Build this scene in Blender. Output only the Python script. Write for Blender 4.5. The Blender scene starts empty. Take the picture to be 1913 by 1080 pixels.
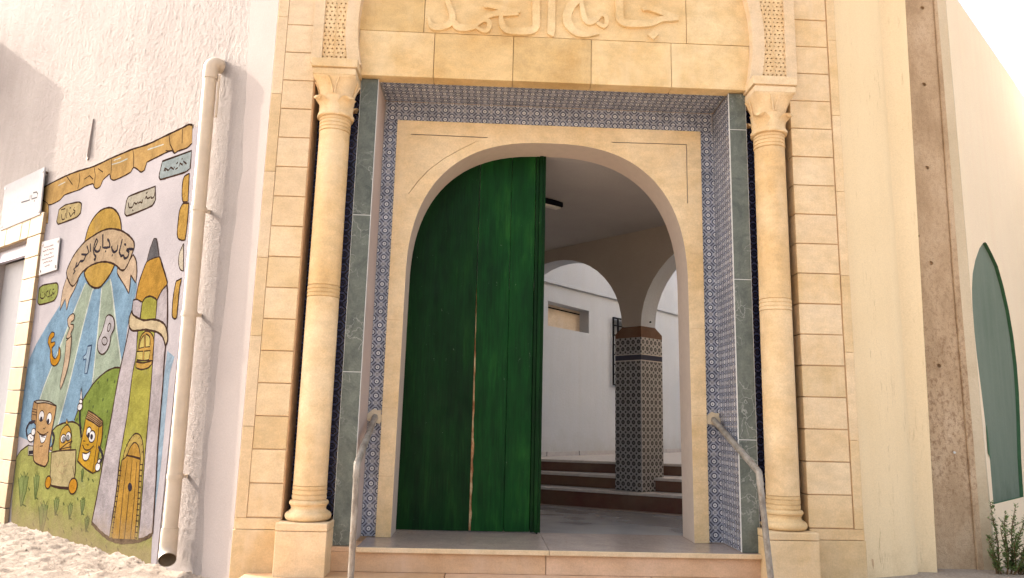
import bpy, bmesh, math, random
from mathutils import Vector, Matrix, noise
from mathutils.geometry import tessellate_polygon

scene = bpy.context.scene
COL = scene.collection
R = math.radians
random.seed(7)

# ------------------------------------------------------------------ camera
cam_data = bpy.data.cameras.new('camera')
cam = bpy.data.objects.new('camera', cam_data)
COL.objects.link(cam)
cam_data.sensor_width = 36.0
cam_data.lens = 36.0 * 1384.58 / 1913.0
cam_data.clip_start = 0.05
cam_data.clip_end = 1000.0
yaw, pitch, roll = 0.03601089, 0.17627044, 0.02417155
fw = Vector((math.sin(yaw)*math.cos(pitch), math.cos(yaw)*math.cos(pitch), math.sin(pitch)))
rt = Vector((math.cos(yaw), -math.sin(yaw), 0))
up = rt.cross(fw)
rt, up = rt*math.cos(roll) + up*math.sin(roll), -rt*math.sin(roll) + up*math.cos(roll)
cam.matrix_world = Matrix(((rt.x, up.x, -fw.x, -0.48388), (rt.y, up.y, -fw.y, -5.21402), (rt.z, up.z, -fw.z, 0.87597), (0, 0, 0, 1)))
scene.camera = cam

# ------------------------------------------------------------------ sky, sun, exposure
SUN_EL = 27.8
SUN_DIR = Vector((0.879, -0.477, 0)).normalized() * math.cos(R(SUN_EL)) + Vector((0, 0, -math.sin(R(SUN_EL))))
world = bpy.data.worlds.new('World')
scene.world = world
world.use_nodes = True
wn = world.node_tree
wn.nodes.clear()
sky = wn.nodes.new('ShaderNodeTexSky')
sky.sky_type = 'NISHITA'
sky.sun_disc = False
sky.sun_elevation = R(SUN_EL)
sky.sun_rotation = math.atan2(-SUN_DIR.x, -SUN_DIR.y)
sky.air_density = 0.8
sky.dust_density = 8.0
sky.ozone_density = 0.2
bg = wn.nodes.new('ShaderNodeBackground')
bg.inputs['Strength'].default_value = 0.15
wo = wn.nodes.new('ShaderNodeOutputWorld')
hs = wn.nodes.new('ShaderNodeHueSaturation')          # a bleached, hazy sky
hs.inputs['Saturation'].default_value = 0.45
hs.inputs['Value'].default_value = 1.1
wn.links.new(sky.outputs[0], hs.inputs['Color'])
wn.links.new(hs.outputs[0], bg.inputs[0])
wn.links.new(bg.outputs[0], wo.inputs[0])
sun_data = bpy.data.lights.new('sun', 'SUN')
sun_data.energy = 2.0
sun_data.angle = R(0.5)
sun_data.color = (1.0, 0.90, 0.76)
sun = bpy.data.objects.new('sun', sun_data)
sun.rotation_euler = SUN_DIR.to_track_quat('-Z', 'Y').to_euler()
sun.location = (-20, 10, 20)
COL.objects.link(sun)
scene.view_settings.view_transform = 'Standard'
scene.view_settings.look = 'None'
scene.view_settings.gamma = 1.0
scene.view_settings.use_curve_mapping = False
scene.view_settings.exposure = 2.2
scene.cycles.max_bounces = 10
scene.cycles.diffuse_bounces = 6

# ------------------------------------------------------------------ node helpers
class E:
    """a small expression builder for shader math"""
    def __init__(s, nt, sock): s.nt, s.s = nt, sock
    def _m(s, op, *a):
        n = s.nt.nodes.new('ShaderNodeMath'); n.operation = op
        for i, v in enumerate((s,) + a):
            if isinstance(v, E): s.nt.links.new(v.s, n.inputs[i])
            else: n.inputs[i].default_value = v
        return E(s.nt, n.outputs[0])
    def __add__(s, o): return s._m('ADD', o)
    def __sub__(s, o): return s._m('SUBTRACT', o)
    def __mul__(s, o): return s._m('MULTIPLY', o)
    def __truediv__(s, o): return s._m('DIVIDE', o)
    def rsub(s, k): return (s * -1.0) + k
    def abs(s): return s._m('ABSOLUTE')
    def frac(s): return s._m('FRACT')
    def mx(s, o): return s._m('MAXIMUM', o)
    def mn(s, o): return s._m('MINIMUM', o)
    def lt(s, o): return s._m('LESS_THAN', o)
    def gt(s, o): return s._m('GREATER_THAN', o)
    def pw(s, o): return s._m('POWER', o)
    def sqrt(s): return s._m('SQRT')
    def clamp(s):
        r = s._m('ADD', 0.0); r.s.node.use_clamp = True; return r

class Mat:
    def __init__(s, name, rough=0.8, spec=0.3):
        s.m = bpy.data.materials.new(name); s.m.use_nodes = True
        s.nt = s.m.node_tree
        s.b = s.nt.nodes['Principled BSDF']
        s.b.inputs['Roughness'].default_value = rough
        s.b.inputs['Specular IOR Level'].default_value = spec
    def n(s, t, **k):
        n = s.nt.nodes.new(t)
        for a, v in k.items(): setattr(n, a, v)
        return n
    def link(s, a, b): s.nt.links.new(a, b)
    def pos(s):
        return s.n('ShaderNodeNewGeometry').outputs['Position']
    def uv(s):
        u = s.n('ShaderNodeUVMap'); sp = s.n('ShaderNodeSeparateXYZ')
        s.link(u.outputs[0], sp.inputs[0]); return E(s.nt, sp.outputs[0]), E(s.nt, sp.outputs[1])
    def noise(s, scale, detail=4, rough=0.6, stretch=(1, 1, 1), vec=None):
        mp = s.n('ShaderNodeMapping'); mp.inputs['Scale'].default_value = stretch
        s.link(vec or s.pos(), mp.inputs[0])
        t = s.n('ShaderNodeTexNoise'); t.inputs['Scale'].default_value = scale
        t.inputs['Detail'].default_value = detail; t.inputs['Roughness'].default_value = rough
        s.link(mp.outputs[0], t.inputs['Vector']); return t.outputs[0]
    def voro(s, scale, feature='F1', stretch=(1, 1, 1)):
        mp = s.n('ShaderNodeMapping'); mp.inputs['Scale'].default_value = stretch
        s.link(s.pos(), mp.inputs[0])
        t = s.n('ShaderNodeTexVoronoi'); t.feature = feature; t.inputs['Scale'].default_value = scale
        s.link(mp.outputs[0], t.inputs['Vector']); return t.outputs[0]
    def ramp(s, fac, stops):
        r = s.n('ShaderNodeValToRGB'); e = r.color_ramp.elements
        while len(e) < len(stops): e.new(0.5)
        for k, (p, c) in zip(e, stops):
            k.position = p; k.color = (c, c, c, 1) if isinstance(c, (int, float)) else (*c, 1)
        s.link(fac.s if isinstance(fac, E) else fac, r.inputs[0]); return r.outputs[0]
    def mix(s, fac, a, b, mode='MIX'):
        n = s.n('ShaderNodeMix', data_type='RGBA', blend_type=mode)
        for v, i in ((fac, 0), (a, 6), (b, 7)):
            if isinstance(v, E): v = v.s
            if isinstance(v, bpy.types.NodeSocket): s.link(v, n.inputs[i])
            elif i == 0: n.inputs[0].default_value = v
            else: n.inputs[i].default_value = (*v, 1)
        return n.outputs[2]
    def color(s, c):
        if isinstance(c, bpy.types.NodeSocket): s.link(c, s.b.inputs['Base Color'])
        else: s.b.inputs['Base Color'].default_value = (*c, 1)
    def bump(s, h, dist=0.01, strength=1.0):
        n = s.n('ShaderNodeBump'); n.inputs['Strength'].default_value = strength; n.inputs['Distance'].default_value = dist
        s.link(h.s if isinstance(h, E) else h, n.inputs['Height']); s.link(n.outputs[0], s.b.inputs['Normal'])
    def rand(s): return s.n('ShaderNodeObjectInfo').outputs['Random']

def stone(name, c1, c2, dark, scale=1.0, bump=0.003, rough=0.75, pit=0.3, tint=0.12, spec=0.25):
    m = Mat(name, rough, spec)
    big = m.ramp(m.noise(2.2*scale, 5, 0.6), [(0.33, c1), (0.66, c2)])
    mid = m.ramp(m.noise(9*scale, 6, 0.65, (1, 1, 1.7)), [(0.36, 0.90), (0.64, 1.06)])
    col = m.mix(1.0, big, mid, 'MULTIPLY')
    fine = m.ramp(m.noise(95*scale, 3, 0.7), [(0.3, 0.88), (0.7, 1.08)])
    col = m.mix(1.0, col, fine, 'MULTIPLY')
    pits = m.ramp(m.voro(48*scale), [(0.04, 1.0), (0.10, 0.0)])
    gate = m.ramp(m.noise(5*scale, 2), [(0.52, 0.0), (0.62, 1.0)])
    f = E(m.nt, pits) * E(m.nt, gate) * pit
    col = m.mix(f, col, dark)
    rnd = m.ramp(m.rand(), [(0.0, (1.0 - tint, 1.0 - tint*1.3, 1.0 - tint*1.9)), (0.35, (1.0, 0.97, 0.93)), (0.7, (1, 1, 1.04)), (1.0, (1.0 + tint*0.4, 1.0 + tint*0.5, 1.0 + tint*0.9))])
    col = m.mix(1.0, col, rnd, 'MULTIPLY')
    wash = m.ramp(m.noise(1.7*scale, 5, 0.7, (1.4, 1.4, 0.45)), [(0.52, 0.0), (0.72, 0.5)])
    col = m.mix(wash, col, tuple(min(1, q*w) for q, w in zip(c2, (1.04, 1.10, 1.25))))
    m.color(col)
    h = E(m.nt, m.noise(14*scale, 6, 0.7)) * 0.6 + E(m.nt, m.noise(120*scale, 3, 0.6)) * 0.35 - f * 1.5
    m.bump(h, bump*0.4, 0.7)
    return m.m

def plaster(name, c1, c2, bump=0.004, grain=60, streak=None, rough=0.9, dirt=None, dirt_z=None, coarse=0.5, crisp=0.65, scuff=None):
    m = Mat(name, rough, 0.03)
    col = m.ramp(m.noise(1.3, 5, 0.6), [(0.35, c1), (0.65, c2)])
    if streak:
        st = m.ramp(m.noise(3.0, 5, 0.65, (3.0, 3.0, 0.22)), [(0.42, 0.0), (0.72, 1.0)])
        col = m.mix(E(m.nt, st) * 0.5, col, streak)
    if dirt:
        sp = m.n('ShaderNodeSeparateXYZ'); m.link(m.pos(), sp.inputs[0])
        z = E(m.nt, sp.outputs[2]); nz = E(m.nt, m.noise(5, 6, 0.7))
        f = ((z * -1.0 + dirt_z[0]) / dirt_z[1] + (nz - 0.5) * 1.6).clamp()
        col = m.mix(f * 0.8, col, dirt)
        sc = m.ramp(m.noise(26, 4, 0.7), [(0.66, 0.0), (0.72, 1.0)])
        gt = m.ramp(m.noise(2.3, 2), [(0.5, 0.0), (0.6, 1.0)])
        col = m.mix(E(m.nt, sc) * E(m.nt, gt) * 0.35, col, dirt)
    if scuff:
        sc = m.ramp(m.noise(30, 5, 0.7, (1.6, 1.6, 0.16)), [(0.585, 0.0), (0.64, 1.0)])
        gt = m.ramp(m.noise(1.6, 3, 0.6, (2.2, 2.2, 0.5)), [(0.50, 0.0), (0.60, 1.0)])
        col = m.mix(E(m.nt, sc) * E(m.nt, gt) * 0.7, col, scuff)
    fine = m.ramp(m.noise(110, 3, 0.7), [(0.3, 0.92), (0.7, 1.06)])
    col = m.mix(1.0, col, fine, 'MULTIPLY')
    m.color(col)
    h = E(m.nt, m.noise(grain, 8 if crisp > .7 else 4, crisp)) + E(m.nt, m.noise(grain*0.18, 4, 0.6)) * coarse
    m.bump(h, bump, 1.0)
    return m.m

def flat(name, c, rough=0.6, spec=0.3, var=0.12, metal=0.0, bump=0.0, nscale=18):
    m = Mat(name, rough, spec)
    v = m.ramp(m.noise(nscale, 5, 0.65), [(0.3, 1.0 - var), (0.7, 1.0 + var*0.5)])
    m.color(m.mix(1.0, c, v, 'MULTIPLY'))
    m.b.inputs['Metallic'].default_value = metal
    if bump: m.bump(m.noise(60, 4), bump, 0.6)
    return m.m

def tile_mat(name, ground, ink, soft, rough=0.25, rep=1.0):
    """glazed tile: ring medallions in the middle and the corners, small lattice squares between"""
    m = Mat(name, rough, 0.5)
    u, v = m.uv()
    u = (u * rep).frac(); v = (v * rep).frac()
    a = (u - 0.5).abs(); b = (v - 0.5).abs()
    def octo(x, y): return x.mx(y).mx((x + y) * 0.72)
    d1 = octo(a, b)
    a2 = a.rsub(0.5); b2 = b.rsub(0.5)
    d2 = octo(a2, b2)
    d = d1.mn(d2)
    ring = d.lt(0.212) * d.gt(0.140)
    dot = d.lt(0.042)
    inner = d.lt(0.135) * d.gt(0.105)
    # lattice squares at the edge middles
    e1 = a.mx(b2); e2 = a2.mx(b)
    e = e1.mn(e2)
    lu = (u * 16.0).frac().gt(0.55); lv = (v * 16.0).frac().gt(0.55)
    lat = (lu.mx(lv)) * e.lt(0.12)
    # diagonal petals
    dg = (a - b).abs()
    dg2 = (a + b - 0.5).abs()
    petal = dg2.lt(0.07) * d.gt(0.235) * e.gt(0.13)
    edge = e.gt(0.135) * e.lt(0.16)
    inkf = (ring + dot + edge * 0.0 + petal * 0.9 + lat * 0.8).clamp()
    softf = ((dg2.gt(0.07)) * d.gt(0.215) * e.gt(0.16)).clamp()
    col = m.mix(softf * 0.8, ground, soft)
    col = m.mix(inkf, col, ink)
    wear = m.ramp(m.noise(7, 5, 0.7), [(0.3, 0.82), (0.7, 1.1)])
    col = m.mix(1.0, col, wear, 'MULTIPLY')
    tn = m.ramp(m.rand(), [(0.0, 0.88), (1.0, 1.08)])
    col = m.mix(1.0, col, tn, 'MULTIPLY')
    m.color(col)
    m.bump(m.noise(25, 2), 0.001, 0.4)
    return m.m

def marble(name, c1, c2, vein, rough=0.35, scale=1.0, spec=0.4):
    m = Mat(name, rough, spec)
    nz = m.n('ShaderNodeTexNoise'); nz.inputs['Scale'].default_value = 3*scale; nz.inputs['Detail'].default_value = 6
    m.link(m.pos(), nz.inputs['Vector'])
    ad = m.n('ShaderNodeVectorMath', operation='MULTIPLY_ADD')
    m.link(nz.outputs['Color'], ad.inputs[0]); ad.inputs[1].default_value = (0.5, 0.5, 0.5); m.link(m.pos(), ad.inputs[2])
    col = m.ramp(m.noise(7*scale, 7, 0.68, vec=ad.outputs[0]), [(0.35, c1), (0.65, c2)])
    v2 = m.n('ShaderNodeTexVoronoi', feature='DISTANCE_TO_EDGE'); v2.inputs['Scale'].default_value = 6*scale
    m.link(ad.outputs[0], v2.inputs['Vector'])
    vf = m.ramp(v2.outputs[0], [(0.0, 1.0), (0.035, 0.0)])
    g = m.ramp(m.noise(2.5*scale, 2), [(0.48, 0.0), (0.6, 1.0)])
    col = m.mix(E(m.nt, vf) * E(m.nt, g) * 0.6, col, vein)
    fn = m.ramp(m.noise(60*scale, 4, 0.7), [(0.3, 0.82), (0.7, 1.12)])
    col = m.mix(1.0, col, fn, 'MULTIPLY')
    rn = m.ramp(m.rand(), [(0.0, 0.88), (1.0, 1.1)])
    m.color(m.mix(1.0, col, rn, 'MULTIPLY'))
    m.bump(m.noise(40*scale, 3), 0.001, 0.5)
    return m.m

# ------------------------------------------------------------------ materials
M = {}
M['stone'] = stone('limestone', (0.60, 0.40, 0.185), (0.71, 0.54, 0.32), (0.25, 0.15, 0.07))
M['stone_pale'] = stone('pale_limestone', (0.62, 0.46, 0.27), (0.66, 0.51, 0.33), (0.3, 0.2, 0.1), pit=0.2)
M['stone_block'] = stone('buff_limestone', (0.62, 0.44, 0.23), (0.71, 0.55, 0.345), (0.28, 0.17, 0.08), pit=0.35, tint=0.10)
M['stone_door_pale'] = stone('doorway_limestone', (0.34, 0.24, 0.135), (0.39, 0.285, 0.17), (0.2, 0.13, 0.06), tint=0.16)  # darker limestone for the left doorway, toned down against overexposure
M['stone_tymp'] = stone('golden_limestone', (0.58, 0.39, 0.17), (0.70, 0.53, 0.29), (0.25, 0.15, 0.07), pit=0.7, tint=0.16)
M['stone_door'] = stone('smooth_limestone', (0.62, 0.435, 0.215), (0.70, 0.54, 0.325), (0.3, 0.19, 0.09), pit=0.1)
M['intrados'] = flat('painted_reveal', (0.56, 0.46, 0.38), 0.8, 0.2, 0.06)
M['joint'] = flat('joint_mortar', (0.56, 0.37, 0.22), 0.95, 0.1, 0.2)
M['riser'] = stone('sandy_riser_stone', (0.58, 0.36, 0.20), (0.62, 0.42, 0.27), (0.3, 0.17, 0.09), pit=0.3)
M['threshold'] = marble('cream_threshold_marble', (0.34, 0.265, 0.22), (0.42, 0.33, 0.27), (0.3, 0.21, 0.15), 0.22, 1.0, 0.4)
M['tile'] = tile_mat('blue_white_tile', (0.56, 0.56, 0.57), (0.014, 0.019, 0.052), (0.20, 0.22, 0.29))
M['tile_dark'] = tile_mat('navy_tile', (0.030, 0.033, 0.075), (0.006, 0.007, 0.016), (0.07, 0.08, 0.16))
M['tile_pillar'] = None
M['grout'] = flat('grey_grout', (0.40, 0.38, 0.38), 0.9, 0.1, 0.15)
M['grout_dark'] = flat('dark_grout', (0.05, 0.05, 0.07), 0.9, 0.1, 0.15)
M['cement'] = plaster('pink_grey_cement', (0.46, 0.37, 0.33), (0.52, 0.43, 0.38), 0.002)
M['green_marble'] = marble('green_marble', (0.078, 0.090, 0.078), (0.145, 0.16, 0.135), (0.40, 0.41, 0.38), 0.4, 1.3, 0.25)
M['white_joint'] = flat('white_joint', (0.62, 0.62, 0.6), 0.8, 0.2, 0.1)
M['stucco'] = plaster('rough_white_stucco', (0.300, 0.262, 0.246), (0.338, 0.298, 0.278), 0.018, 70, streak=(0.262, 0.226, 0.212), coarse=0.2, crisp=0.78)
M['stucco_smooth'] = plaster('smooth_pink_render', (0.27, 0.232, 0.217), (0.295, 0.255, 0.238), 0.002, 50)  # also gives the shade strip its flat, slightly darker tone
M['mural_ground'] = plaster('painted_plaster', (0.185, 0.167, 0.178), (0.23, 0.208, 0.218), 0.003, 45, coarse=0.3)
M['yellow'] = plaster('cream_yellow_plaster', (0.76, 0.595, 0.365), (0.79, 0.625, 0.395), 0.0015, 50, scuff=(0.45, 0.32, 0.18), streak=(0.74, 0.565, 0.34), dirt=(0.42, 0.27, 0.13), dirt_z=(0.0, 0.8), coarse=1.0)
M['cream'] = plaster('pale_cream_plaster', (0.79, 0.645, 0.46), (0.81, 0.67, 0.485), 0.002, 50, streak=(0.79, 0.61, 0.445), dirt=(0.5, 0.36, 0.2), dirt_z=(0.1, 0.6), coarse=0.8)
M['bare_cement'] = plaster('bare_cement_edge', (0.50, 0.41, 0.28), (0.60, 0.50, 0.36), 0.006, 40, dirt=(0.36, 0.27, 0.17), dirt_z=(0.9, 1.6))
M['niche_green'] = plaster('faded_green_paint', (0.15, 0.185, 0.14), (0.18, 0.215, 0.165), 0.002, 50, streak=(0.205, 0.235, 0.19), dirt=(0.08, 0.10, 0.07), dirt_z=(0.5, 0.5))
M['niche_edge'] = flat('green_reveal_paint', (0.05, 0.13, 0.06), 0.7, 0.3, 0.2)
M['white_wall'] = plaster('white_lime_wall', (0.42, 0.445, 0.485), (0.465, 0.49, 0.525), 0.003, 40, streak=(0.43, 0.435, 0.45), dirt=(0.36, 0.35, 0.34), dirt_z=(0.75, 0.45))
M['arcade'] = plaster('beige_arcade_plaster', (0.33, 0.285, 0.245), (0.37, 0.32, 0.275), 0.002, 50)
M['ceil'] = plaster('grey_ceiling_plaster', (0.36, 0.335, 0.325), (0.40, 0.375, 0.36), 0.002, 50)
def streaky_marble():
    m = Mat('grey_streaked_floor_marble', 0.16, 0.5)
    c = m.ramp(m.noise(1.1, 3, 0.5, (1.0, 0.7, 1)), [(0.33, (0.20, 0.195, 0.19)), (0.47, (0.28, 0.27, 0.26)), (0.65, (0.36, 0.345, 0.33))])
    st = m.ramp(m.noise(1.5, 3, 0.55, (0.5, 1.2, 1)), [(0.52, 0.0), (0.62, 1.0)])
    m.color(m.mix(E(m.nt, st) * 0.45, c, (0.10, 0.10, 0.105)))
    m.link(m.ramp(m.noise(2, 2), [(0.3, 0.14), (0.7, 0.26)]), m.b.inputs['Roughness']); return m.m
M['floor'] = streaky_marble()
M['joint_dark'] = flat('dark_floor_joint', (0.07, 0.07, 0.075), 0.9, 0.1, 0.2)
M['step_red'] = stone('dark_red_riser', (0.125, 0.045, 0.03), (0.14, 0.085, 0.05), (0.05, 0.03, 0.02), pit=0.2, rough=0.55)
M['step_tread'] = flat('pale_tread_marble', (0.50, 0.44, 0.39), 0.4, 0.3, 0.2)
M['redwash'] = stone('rust_red_cap', (0.10, 0.04, 0.02), (0.17, 0.10, 0.065), (0.08, 0.04, 0.02), pit=0.2, rough=0.8)
M['black_metal'] = flat('black_painted_iron', (0.004, 0.005, 0.008), 0.8, 0.1, 0.2)
M['plywood'] = stone('weathered_board', (0.56, 0.47, 0.37), (0.62, 0.53, 0.42), (0.3, 0.22, 0.15), pit=0.1, rough=0.8)
M['lamp_white'] = flat('lamp_diffuser', (0.60, 0.57, 0.50), 0.5, 0.3, 0.05)
M['pvc'] = flat('cream_pvc', (0.52, 0.43, 0.33), 0.5, 0.35, 0.10, nscale=9)
M['pvc_in'] = flat('dark_pipe_inside', (0.22, 0.16, 0.10), 0.9, 0.1, 0.3)  # darker brown lining for the inside of the outlet
M['board'] = flat('white_enamel_board', (0.345, 0.333, 0.336), 0.9, 0.0, 0.05)
M['bolt'] = flat('rusty_bolt', (0.16, 0.10, 0.07), 0.6, 0.4, 0.3)
M['faint_red'] = flat('faint_red_letters', (0.10, 0.045, 0.04), 0.95, 0.0, 0.1)
M['faint_grey'] = flat('faint_grey_letters', (0.10, 0.095, 0.10), 0.95, 0.0, 0.1)
M['galv'] = None
M['balcony'] = plaster('balcony_render', (0.62, 0.54, 0.48), (0.66, 0.58, 0.52), 0.004)
M['tile_edge'] = flat('lilac_grey_tile_edge', (0.40, 0.38, 0.45), 0.5, 0.4, 0.3, nscale=70)

def galvanized():
    m = Mat('worn_galvanized_pipe', 0.55, 0.5)
    base = m.ramp(m.noise(16, 6, 0.7, (1, 1, 0.6)), [(0.35, (0.17, 0.14, 0.115)), (0.5, (0.27, 0.24, 0.20)), (0.65, (0.36, 0.325, 0.28))])
    rust = m.ramp(m.noise(22, 6, 0.75), [(0.60, 0.0), (0.68, 1.0)])
    m.color(m.mix(E(m.nt, rust) * 0.8, base, (0.20, 0.10, 0.05)))
    m.b.inputs['Metallic'].default_value = 0.25
    m.bump(m.noise(70, 4), 0.002, 0.6)
    return m.m
M['galv'] = galvanized()

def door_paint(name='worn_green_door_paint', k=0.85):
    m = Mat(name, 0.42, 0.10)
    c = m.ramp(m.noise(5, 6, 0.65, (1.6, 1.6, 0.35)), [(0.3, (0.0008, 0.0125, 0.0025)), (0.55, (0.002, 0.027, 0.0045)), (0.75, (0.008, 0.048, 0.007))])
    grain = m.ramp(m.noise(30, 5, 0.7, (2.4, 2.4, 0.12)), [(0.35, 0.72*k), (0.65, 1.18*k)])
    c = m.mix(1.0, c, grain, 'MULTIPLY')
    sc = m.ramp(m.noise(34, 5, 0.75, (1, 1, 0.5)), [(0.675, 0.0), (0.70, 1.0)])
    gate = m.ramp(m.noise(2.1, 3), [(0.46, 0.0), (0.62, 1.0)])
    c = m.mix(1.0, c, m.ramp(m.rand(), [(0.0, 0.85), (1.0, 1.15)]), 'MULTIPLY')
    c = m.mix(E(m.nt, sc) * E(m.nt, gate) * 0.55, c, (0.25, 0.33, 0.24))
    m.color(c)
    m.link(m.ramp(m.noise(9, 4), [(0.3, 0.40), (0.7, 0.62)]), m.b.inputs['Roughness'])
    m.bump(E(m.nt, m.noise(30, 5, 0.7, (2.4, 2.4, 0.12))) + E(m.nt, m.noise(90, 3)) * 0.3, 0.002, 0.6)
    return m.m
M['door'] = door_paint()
M['door_lighter'] = door_paint('lighter_green_door_paint', 1.45)  # same paint in a lighter green, for the planks right of the split

def raw_wood():
    m = Mat('split_raw_wood', 0.8, 0.2)
    c = m.ramp(m.noise(18, 6, 0.7, (1, 1, 0.35)), [(0.36, (0.20, 0.07, 0.03)), (0.5, (0.42, 0.20, 0.09)), (0.62, (0.66, 0.48, 0.28))])
    m.color(c); m.bump(m.noise(40, 4, 0.7, (2, 2, 0.2)), 0.004); return m.m
M['raw_wood'] = raw_wood()

def concrete():
    m = Mat('rough_brown_concrete', 0.92, 0.12)
    c = m.ramp(m.noise(4, 6, 0.65, (1, 1, 0.5)), [(0.3, (0.40, 0.275, 0.165)), (0.5, (0.51, 0.365, 0.23)), (0.7, (0.59, 0.44, 0.295))])
    sp = m.n('ShaderNodeSeparateXYZ'); m.link(m.pos(), sp.inputs[0]); z = E(m.nt, sp.outputs[2])
    low = ((z * -1.0 + 2.6) / 1.4).clamp() * ((z - 0.1) / 0.5).clamp()
    blot = m.ramp(m.noise(33, 7, 0.78, (1, 1, 0.7)), [(0.50, 0.0), (0.58, 1.0)])
    c = m.mix((low * 0.45 + 0.22) * E(m.nt, blot), c, (0.25, 0.15, 0.085))
    wsp = m.ramp(m.noise(55, 3, 0.7), [(0.67, 0.0), (0.71, 1.0)])
    c = m.mix(E(m.nt, wsp) * 0.4, c, (0.6, 0.5, 0.38))
    fine = m.ramp(m.noise(120, 3, 0.7), [(0.3, 0.82), (0.7, 1.12)])
    m.color(m.mix(1.0, c, fine, 'MULTIPLY'))
    m.bump(E(m.nt, m.noise(22, 6, 0.75)) * 1.5 + E(m.nt, m.noise(110, 3)) * 0.5, 0.008, 1.0)
    return m.m
M['concrete'] = concrete()

def ground_mat(name, c1, c2):
    m = Mat(name, 0.95, 0.1)
    c = m.ramp(m.noise(3, 6, 0.7), [(0.35, c1), (0.65, c2)])
    f = m.ramp(m.noise(60, 4, 0.75), [(0.3, 0.72), (0.7, 1.15)])
    m.color(m.mix(1.0, c, f, 'MULTIPLY'))
    m.bump(E(m.nt, m.noise(35, 5, 0.75)) + E(m.nt, m.noise(140, 3)) * 0.4, 0.012, 1.0)
    return m.m
M['ground'] = ground_mat('sandy_street_ground', (0.37, 0.30, 0.24), (0.43, 0.36, 0.29))
M['rubble'] = ground_mat('pale_rubble', (0.235, 0.19, 0.155), (0.31, 0.255, 0.21))
M['leaf'] = flat('grey_green_leaf', (0.17, 0.24, 0.075), 0.6, 0.3, 0.5, nscale=40)
M['stem'] = flat('brown_stem', (0.16, 0.10, 0.05), 0.8, 0.2, 0.3)

# mural paints
PAINT = dict(ink=(0.07, 0.04, 0.03), ink2=(0.05, 0.04, 0.05), blue=(0.26, 0.41, 0.56), blue2=(0.36, 0.48, 0.60), sage=(0.40, 0.47, 0.37), pale=(0.66, 0.70, 0.64),
    green=(0.24, 0.31, 0.07), dgreen=(0.10, 0.13, 0.045), leafg=(0.26, 0.31, 0.11), olive=(0.42, 0.42, 0.13), ochre=(0.62, 0.39, 0.15), ochre2=(0.58, 0.35, 0.09),
    cream=(0.66, 0.58, 0.46), slate=(0.40, 0.46, 0.47), beige=(0.54, 0.49, 0.40), tan2=(0.60, 0.47, 0.24), lime=(0.36, 0.39, 0.12), sun=(0.57, 0.36, 0.09),
    peach=(0.64, 0.48, 0.34), tan=(0.58, 0.43, 0.285), lilac=(0.57, 0.50, 0.52), lilac2=(0.55, 0.51, 0.53), core=(0.42, 0.39, 0.08), wood=(0.56, 0.31, 0.06), lead=(0.16, 0.15, 0.16),
    cream2=(0.66, 0.53, 0.34), yel=(0.62, 0.50, 0.16), frame=(0.50, 0.36, 0.10), doorw=(0.53, 0.30, 0.06), orange=(0.62, 0.29, 0.03), navy=(0.06, 0.09, 0.17),
    brown2=(0.44, 0.26, 0.12), tanor=(0.58, 0.36, 0.17), white=(0.74, 0.71, 0.72), duck=(0.60, 0.35, 0.06), grey=(0.32, 0.32, 0.33), board=(0.56, 0.46, 0.24), faint=(0.50, 0.36, 0.20),
    yelor=(0.60, 0.34, 0.035), yelor2=(0.52, 0.29, 0.03))
PM = {}
def paint(k):
    if k not in PM:
        m = Mat('paint_' + k, 0.9, 0.0)
        v = m.ramp(m.noise(6, 6, 0.7), [(0.3, 0.66), (0.7, 1.16)])
        v2 = m.ramp(m.noise(40, 3, 0.7), [(0.3, 0.88), (0.7, 1.08)])
        base = PAINT[k]; g_ = sum(base)/3; base = tuple(max(0.004, (g_ + (q - g_)*0.98)*(0.42 if k in ('ink', 'ink2', 'navy', 'dgreen') else 0.365 if k != 'white' else .45)) for q in base)
        c = m.mix(1.0, base, v, 'MULTIPLY'); c = m.mix(1.0, c, v2, 'MULTIPLY')
        if k not in ('ink', 'ink2'):
            fade = m.ramp(m.noise(2.2, 5, 0.7), [(0.58, 0.0), (0.78, 0.15)])
            c = m.mix(fade, c, (0.24, 0.22, 0.215))
        sp = m.n('ShaderNodeSeparateXYZ'); m.link(m.pos(), sp.inputs[0]); z = E(m.nt, sp.outputs[2])
        dirt = ((z * -1.0 + 0.06) / 0.30 + (E(m.nt, m.noise(7, 6, 0.75)) - 0.5) * 2.2).clamp()
        c = m.mix(dirt * 0.6, c, (0.17, 0.125, 0.08))
        chip = m.ramp(m.noise(24, 6, 0.8), [(0.66, 0.0), (0.70, 1.0)]); cg = m.ramp(m.noise(2.4, 3), [(0.46, 0.0), (0.62, 1.0)])
        c = m.mix(E(m.nt, chip) * E(m.nt, cg) * 0.5, c, (0.26, 0.235, 0.23))
        m.color(c); m.bump(E(m.nt, m.noise(45, 5, 0.7)) + E(m.nt, m.noise(9, 3)) * 0.6, 0.008, 1.0); PM[k] = m.m
    return PM[k]

def ring_tile(name, ground, net, ink):
    m = Mat(name, 0.3, 0.4)
    u, v = m.uv(); u = u.frac(); v = v.frac()
    a = (u - 0.5).abs(); b = (v - 0.5).abs()
    d = a.mx(b).mx((a + b)*0.72)
    ring = d.lt(0.30) * d.gt(0.16)
    corner = a.mn(b).gt(0.36)
    netf = (d.gt(0.33) * (a + b).lt(0.80)).clamp()
    col = m.mix(netf, ground, net); col = m.mix((ring + corner).clamp(), col, ink)
    m.color(m.mix(1.0, col, m.ramp(m.noise(9, 5, 0.7), [(0.3, 0.8), (0.7, 1.1)]), 'MULTIPLY'))
    return m.m
M['tile_pillar'] = ring_tile('brown_white_tile', (0.105, 0.095, 0.09), (0.31, 0.295, 0.285), (0.012, 0.011, 0.011))

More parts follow.
